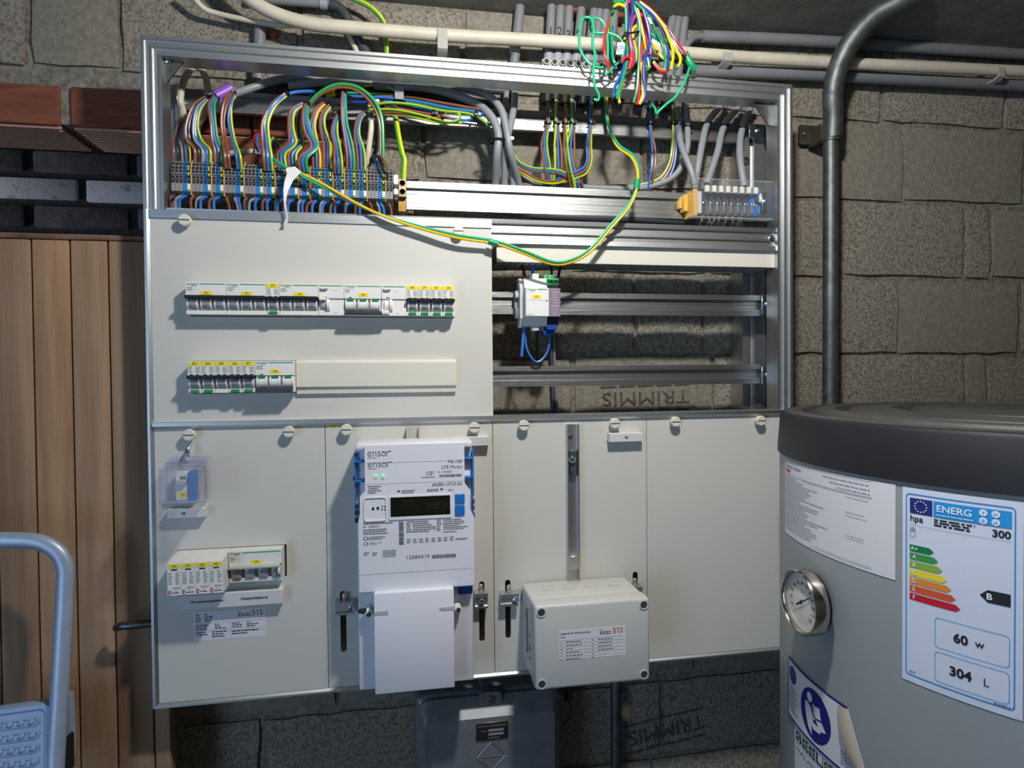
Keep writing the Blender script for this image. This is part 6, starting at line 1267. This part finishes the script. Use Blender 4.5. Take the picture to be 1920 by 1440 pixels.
AC = ['#0E7A3E', '#3A9440', '#86AE3A', '#E6D82E', '#DE8A34', '#D4552E', '#C4152E']
for k, col in enumerate(AC):
    za = Z(.290+.0415*k); hh_ = h*.0335; L_ = w*(.185+.038*k); b = MB(); xa = X(.075); n = 6
    for i in range(n): b.quad(xa+L_*i/n, xa+L_*(i+1)/n, za-hh_, za, -.0006)
    b.poly([(xa+L_, -.0006, za-hh_), (xa+L_+hh_*.6, -.0006, za-hh_/2), (xa+L_, -.0006, za)]); ao = W(b, 'rating_arrow', mat('rating_colour_%d' % k, col, .5), t2)
    b = MB().text(['A+', 'A', 'B', 'C', 'D', 'E', 'F'][k], xa+w*.045, za-hh_*.5, -.0010, hh_*.62, bold=.015); W(b, 'rating_letter', mat('label_print_white', '#E3EAF2', .5), ao)
b = MB(); za = Z(.432); hh_ = h*.058
for i in range(4): b.quad(X(.74)+(X(.91)-X(.74))*i/4, X(.74)+(X(.91)-X(.74))*(i+1)/4, za-hh_, za, -.0006)
b.poly([(X(.74), -.0006, za), (X(.68), -.0006, za-hh_/2), (X(.74), -.0006, za-hh_)]); ao = W(b, 'class_arrow', INK, t2)
W(MB().text('B', X(.755), za-hh_/2, -.0010, hh_*.52, bold=.03), 'class_letter', mat('label_print_white', '#E3EAF2', .5), ao)
# company sticker (below) and read-the-manual sticker over it
s0, za = tcyl(1481, 1229); _, zb_ = tcyl(1481, 1338); s1, zc_ = tcyl(1592, 1318)
w = s1-s0; h = za-zb_; z1, z0 = za, zb_
sa, zq = tcyl(1491, 1352)
t4 = thing('company_sticker', (TX+TR*math.cos(sa/TR), TYc+TR*math.sin(sa/TR), z0-.06), 'white company sticker partly covered by the blue manual sticker', 'sticker')
W(wplate(MB(), sa, sa+w*1.25, z0-.062, z0+.004, -.0002), 'paper', PAPER, t4)
b = MB().text('BEELER AG', sa+w*.03, z0-.0125, -.0006, .0150, w=w*1.15, align='L', bold=.05); W(b, 'company_name', mat('dark_green_print', '#17402E', .5), t4)
b = MB().text('BEELER AG', sa+w*.03, z0-.0125, -.0009, .0150, w=w*1.15, align='L', bold=-.015); W(b, 'company_name_inner', mat('pale_print', '#C8CCC6', .5), t4)
b = MB().text('HAUSTECHNIK', sa+w*.05, z0-.030, -.0006, .0052, w=w*.85, align='L'); b.quad(sa+w*.25, sa+w*.42, z0-.0395, z0-.0385, -.0006); W(b, 'grey_lettering', GINK, t4)
t3 = thing('manual_sticker', (TX+TR*math.cos(s0/TR), TYc+TR*math.sin(s0/TR), z0), 'blue and white read-the-manual sticker with a peeling corner', 'sticker')
w2 = w*1.22
b = MB(); wq(b, s0, s1, z0, z1, -.0012); 
for k in range(4): a0 = s1+(w2-w)*k/4; a1 = s1+(w2-w)*(k+1)/4; b.poly([(a0, -.0012, z0), (a1, -.0012, z0), (a1, -.0012, z1-h*.9*(k+1)/4), (a0, -.0012, z1-h*.9*k/4)])
W(b, 'paper', PAPER, t3)
NV = mat('sticker_navy', '#1A2378', .5); b = MB(); wq(b, s0, s1, z1-h*.035, z1, -.0016); wq(b, s0, s1+(w2-w)*.9, z0, z0+h*.035, -.0016); b.quad(s0, s0+w*.012, z0, z1, -.0016); W(b, 'navy_edge', NV, t3)
b = MB(); cx = s0+w*.56; cz = z0+h*.48; r_ = h*.40; 
pts = [(cx+r_*math.cos(a), -.0016, cz+r_*math.sin(a)) for a in [i*math.pi/20 for i in range(40)]]
for i in range(40): b.poly([(cx, -.0016, cz), pts[i], pts[(i+1) % 40]])
cx2, cz2, r2_ = s0+w*.125, z0+h*.76, h*.145; b.disc(cx2, cz2, -.0016, r2_, 24); W(b, 'navy_disc', NV, t3)
b = MB(); b.disc(cx-r_*.30, cz+r_*.58, -.0020, r_*.19, 20)
def pg(L_): b.poly([(cx+r_*x, -.0020, cz+r_*z) for x, z in L_])
pg([(-.62, .30), (-.42, .34), (-.18, .20), (-.10, -.05), (-.02, -.30), (-.16, -.40), (-.14, -.85), (-.40, -.62), (-.56, -.25), (-.63, .05)]); pg([(-.12, -.28), (.36, -.30), (.44, -.42), (.38, -.52), (-.04, -.55), (-.14, -.44)])
pg([(.02, .40), (.36, .46), (.46, .04), (.10, -.04)]); pg([(.12, -.10), (.50, -.02), (.76, -.30), (.40, -.40)]); pg([(-.08, .12), (.02, -.06), (.10, -.12), (-.02, -.16)])
pg([(-.10, .42), (-.02, .46), (.06, .04), (-.0, .02)])
W(b, 'reader_pictogram', PAPER, t3)
b = MB(); n = 20
for i in range(n):
    a, c = 2*math.pi*i/n, 2*math.pi*(i+.7)/n; b.poly([(cx2+r2_*k_*math.cos(q), -.002, cz2+r2_*k_*math.sin(q)) for k_, q in ((.62, a), (.62, c), (.70, c), (.70, a))])
b.text('C', cx2, cz2, -.002, r2_*.6); W(b, 'emblem_ring', mat('pale_blue_print', '#8FA0CC', .5), t3)
b = MB(); b.lines(s0+w*.05, s0+w*.26, z0+h*.12, z0+h*.58, -.0016, 13, r3, lo=.6, h=.35, word=.004); b.lines(s0+w*.92, s0+w*1.18, z0+h*.10, z0+h*.32, -.0016, 5, r3, lo=.5, h=.35, word=.004); W(b, 'small_print', GINK, t3)
# peeled corner: the sheet curls back on itself, showing its cream underside
b = MB(); N_ = 8; L_ = 10; pa, pb_ = (s1-.001, z1-h*.02), (s1+(w2-w)*.98, z0+h*.06); rows = []
for i in range(L_+1):
    f = i/L_; bx = pa[0]+(pb_[0]-pa[0])*f; bz = pa[1]+(pb_[1]-pa[1])*f; wid = w*.135*math.sin(math.pi*min(1, .16+f*.84))**.7
    row = []
    for j in range(N_+1):
        a = math.pi*1.15*j/N_; rad = wid*.34; row.append(b.bm.verts.new((bx+rad*math.sin(a)*.55-wid*.85*(j/N_)**1.4, -.0014-rad*(1-math.cos(a))*.55, bz-wid*.10*(j/N_))))
    rows.append(row)
for i in range(L_):
    for j in range(N_): b.bm.faces.new((rows[i][j], rows[i][j+1], rows[i+1][j+1], rows[i+1][j]))
b.map(wrap).build('peeling_corner', mat('cream_sticker_back', '#A79F8D', .6), t3, weld=False)
# dial thermometer
sd, zd = tcyl(1538, 1127); th = sd/TR; nrm = Vector((math.cos(th), math.sin(th), 0)); tan = Vector((-math.sin(th), math.cos(th), 0)); c0 = Vector((TX+TR*math.cos(th), TYc+TR*math.sin(th), zd))
t = thing('dial_thermometer', tuple(c0), 'round chrome-rimmed dial thermometer on the tank', 'thermometer')
CHR = mat('chrome', '#C9C4BC', .14, 1.0)
MB().lathe([(.012, -.002), (.012, .006), (.036, .008), (.036, .014)], c0, nrm, 40).build('stem', BLACK, t)
MB().lathe([(.0372, .012), (.0385, .013), (.0400, .014), (.0400, .028), (.0385, .031), (.0365, .0305), (.0360, .0285), (.0350, .0275), (.0350, .024)], c0, nrm, 48, True, False).build('bezel', CHR, t)
DI = MB().lathe([(.0351, .0238), (.0345, .0240), (.001, .0240)], c0, nrm, 48, False, True).build('dial', mat('dial_white', '#DAD6CA', .45), t)
def dm(v): return c0+tan*v.x+Vector((0, 0, 1))*v.z+nrm*(.0244-v.y)
b = MB()
for k in range(13):
    a = math.radians(225-k*22.5); 
    b.text(str(k*10), .0235*math.cos(a), .0235*math.sin(a), 0, .0042)
    for q in range(2):
        aa = math.radians(225-k*22.5-q*11.25); 
        if k == 12 and q: continue
        ca, sa_ = math.cos(aa), math.sin(aa); b.poly([((.0300+e)*ca-o_*sa_, 0, (.0300+e)*sa_+o_*ca) for e, o_ in ((0, -.0003), (.0022, -.0003), (.0022, .0003), (0, .0003))])
b.text('°C', .0, .0135, 0, .0036); b.map(dm).build('scale', INK, DI, smooth_deg=0, weld=False)
a = math.radians(32); b = MB(); ca, sa_ = math.cos(a), math.sin(a)
b.poly([(e*ca-o_*sa_, -.0016, e*sa_+o_*ca) for e, o_ in ((-.012, -.0013), (.026, -.0004), (.026, .0004), (-.012, .0013))]); b.disc(0, 0, -.0017, .0028, 12); b.map(dm).build('needle', INK, t, smooth_deg=0, weld=False)
# ------------------------------------------------------------------ folded aluminium step ladder at the lower left
LAD = mat('ladder_aluminium', '#A9B9CE', .42, .35, .06, 40)
t = thing('step_ladder', tuple(at(60, 1440, -.05)), 'folded aluminium step ladder leaning in front of the plank door', 'step ladder')
MB().tube(pp([(-160, 1018, -.03), (-60, 1014, -.03), (20, 1013, -.03), (70, 1016, -.03), (104, 1032, -.03), (121, 1060, -.03), (122, 1100, -.032), (117, 1200, -.04), (110, 1330, -.05), (103, 1450, -.06), (90, 1800, -.09)]), .0112, 16, 6, flat=.75).build('hand_rail', LAD, t)
MB().tube(pp([(126, 1300, -.0), (130, 1370, -.0), (128, 1450, -.005), (118, 1800, -.02)]), .0085, 12, 5, flat=.8).build('rear_leg', LAD, t)
MB().box(at(122, 1400, -.02).x, at(130, 1400, -.02).x, -.03, -.005, at(120, 1450, -.02).z, at(120, 1382, -.02).z, .002).build('hinge_block', BLACK, t)
TB = mat('ladder_tread', '#93AACB', .5, .1, .05, 30)
C4_ = [Vector(at(-95, 1343, -.048)), Vector(at(98, 1316, -.046)), Vector(at(97, 1520, -.075)), Vector(at(-110, 1545, -.078))]
def tq(u_, v_, o_=0.0):
    a = C4_[0].lerp(C4_[1], u_); c = C4_[3].lerp(C4_[2], u_); p = a.lerp(c, v_); return p+Vector((0, -1, .2)).normalized()*o_
def rloop(u0, u1, v0, v1, ru, rv, n=5):
    o = []
    for cu_, cv_, a0 in ((u1-ru, v1-rv, 0), (u0+ru, v1-rv, 90), (u0+ru, v0+rv, 180), (u1-ru, v0+rv, 270)):
        for i in range(n+1): a = math.radians(a0+90*i/n); o.append((cu_+ru*math.cos(a), cv_+rv*math.sin(a)))
    return o
def tslab(loops):
    b = MB(); R_ = [[b.bm.verts.new(tq(u_, v_, o_)) for u_, v_ in L_] for L_, o_ in loops]; n = len(R_[0])
    for k in range(len(R_)-1):
        for i in range(n): b.bm.faces.new((R_[k][i], R_[k][(i+1) % n], R_[k+1][(i+1) % n], R_[k+1][i]))
    b.bm.faces.new(R_[-1]); b.bm.faces.new(R_[0][::-1]); return b
trd = tslab([(rloop(0, 1, 0, 1, .10, .09), -.022), (rloop(0, 1, 0, 1, .10, .09), -.003), (rloop(.012, .988, .012, .988, .095, .085), .0), (rloop(.07, .93, .05, .95, .06, .05), .0), (rloop(.085, .915, .065, .935, .05, .045), -.0025)]).build('tread', TB, t)
for j in range(4):
    v0 = .125+.125*j; tslab([(rloop(.10, .87, v0, v0+.082, .038, .04), -.003), (rloop(.10, .87, v0, v0+.082, .038, .04), -.0010), (rloop(.113, .857, v0+.013, v0+.069, .028, .027), -.0005), (rloop(.122, .848, v0+.022, v0+.060, .02, .018), -.0020)]).build('grip_ridge', TB, trd)
    for i in range(7):
        b = MB(); p = tq(.155+.106*i+.01*j, v0+.041, -.002); b.lathe([(.0042, 0), (.0040, .0012), (.0028, .0026), (.001, .0032)], p, (0, -1, .2), 12).build('grip_stud', TB, trd)
b = MB().text('IDE', 0, 0, 0, .016, bold=.02, align='R'); c0_ = tq(.62, .70, .0002)
ud = (C4_[1]-C4_[0]).normalized(); vd = (C4_[0]-C4_[3]).normalized(); b.map(lambda v: c0_+ud*v.x+vd*v.z); b.build('embossed_lettering', mat('ladder_tread_shade', '#728AAB', .5, .1), trd, smooth_deg=0)
# ------------------------------------------------------------------ ceiling lamp (just above the picture)
t = thing('ceiling_lamp', (LAMP[0], LAMP[1], LAMP[2]), 'round ceiling lamp lighting the panel from above', 'lamp')
MB().lathe([(.055, CEIL-.022-LAMP[2]), (.06, CEIL-LAMP[2])], LAMP, (0, 0, 1), 32).build('base', WHITE, t)
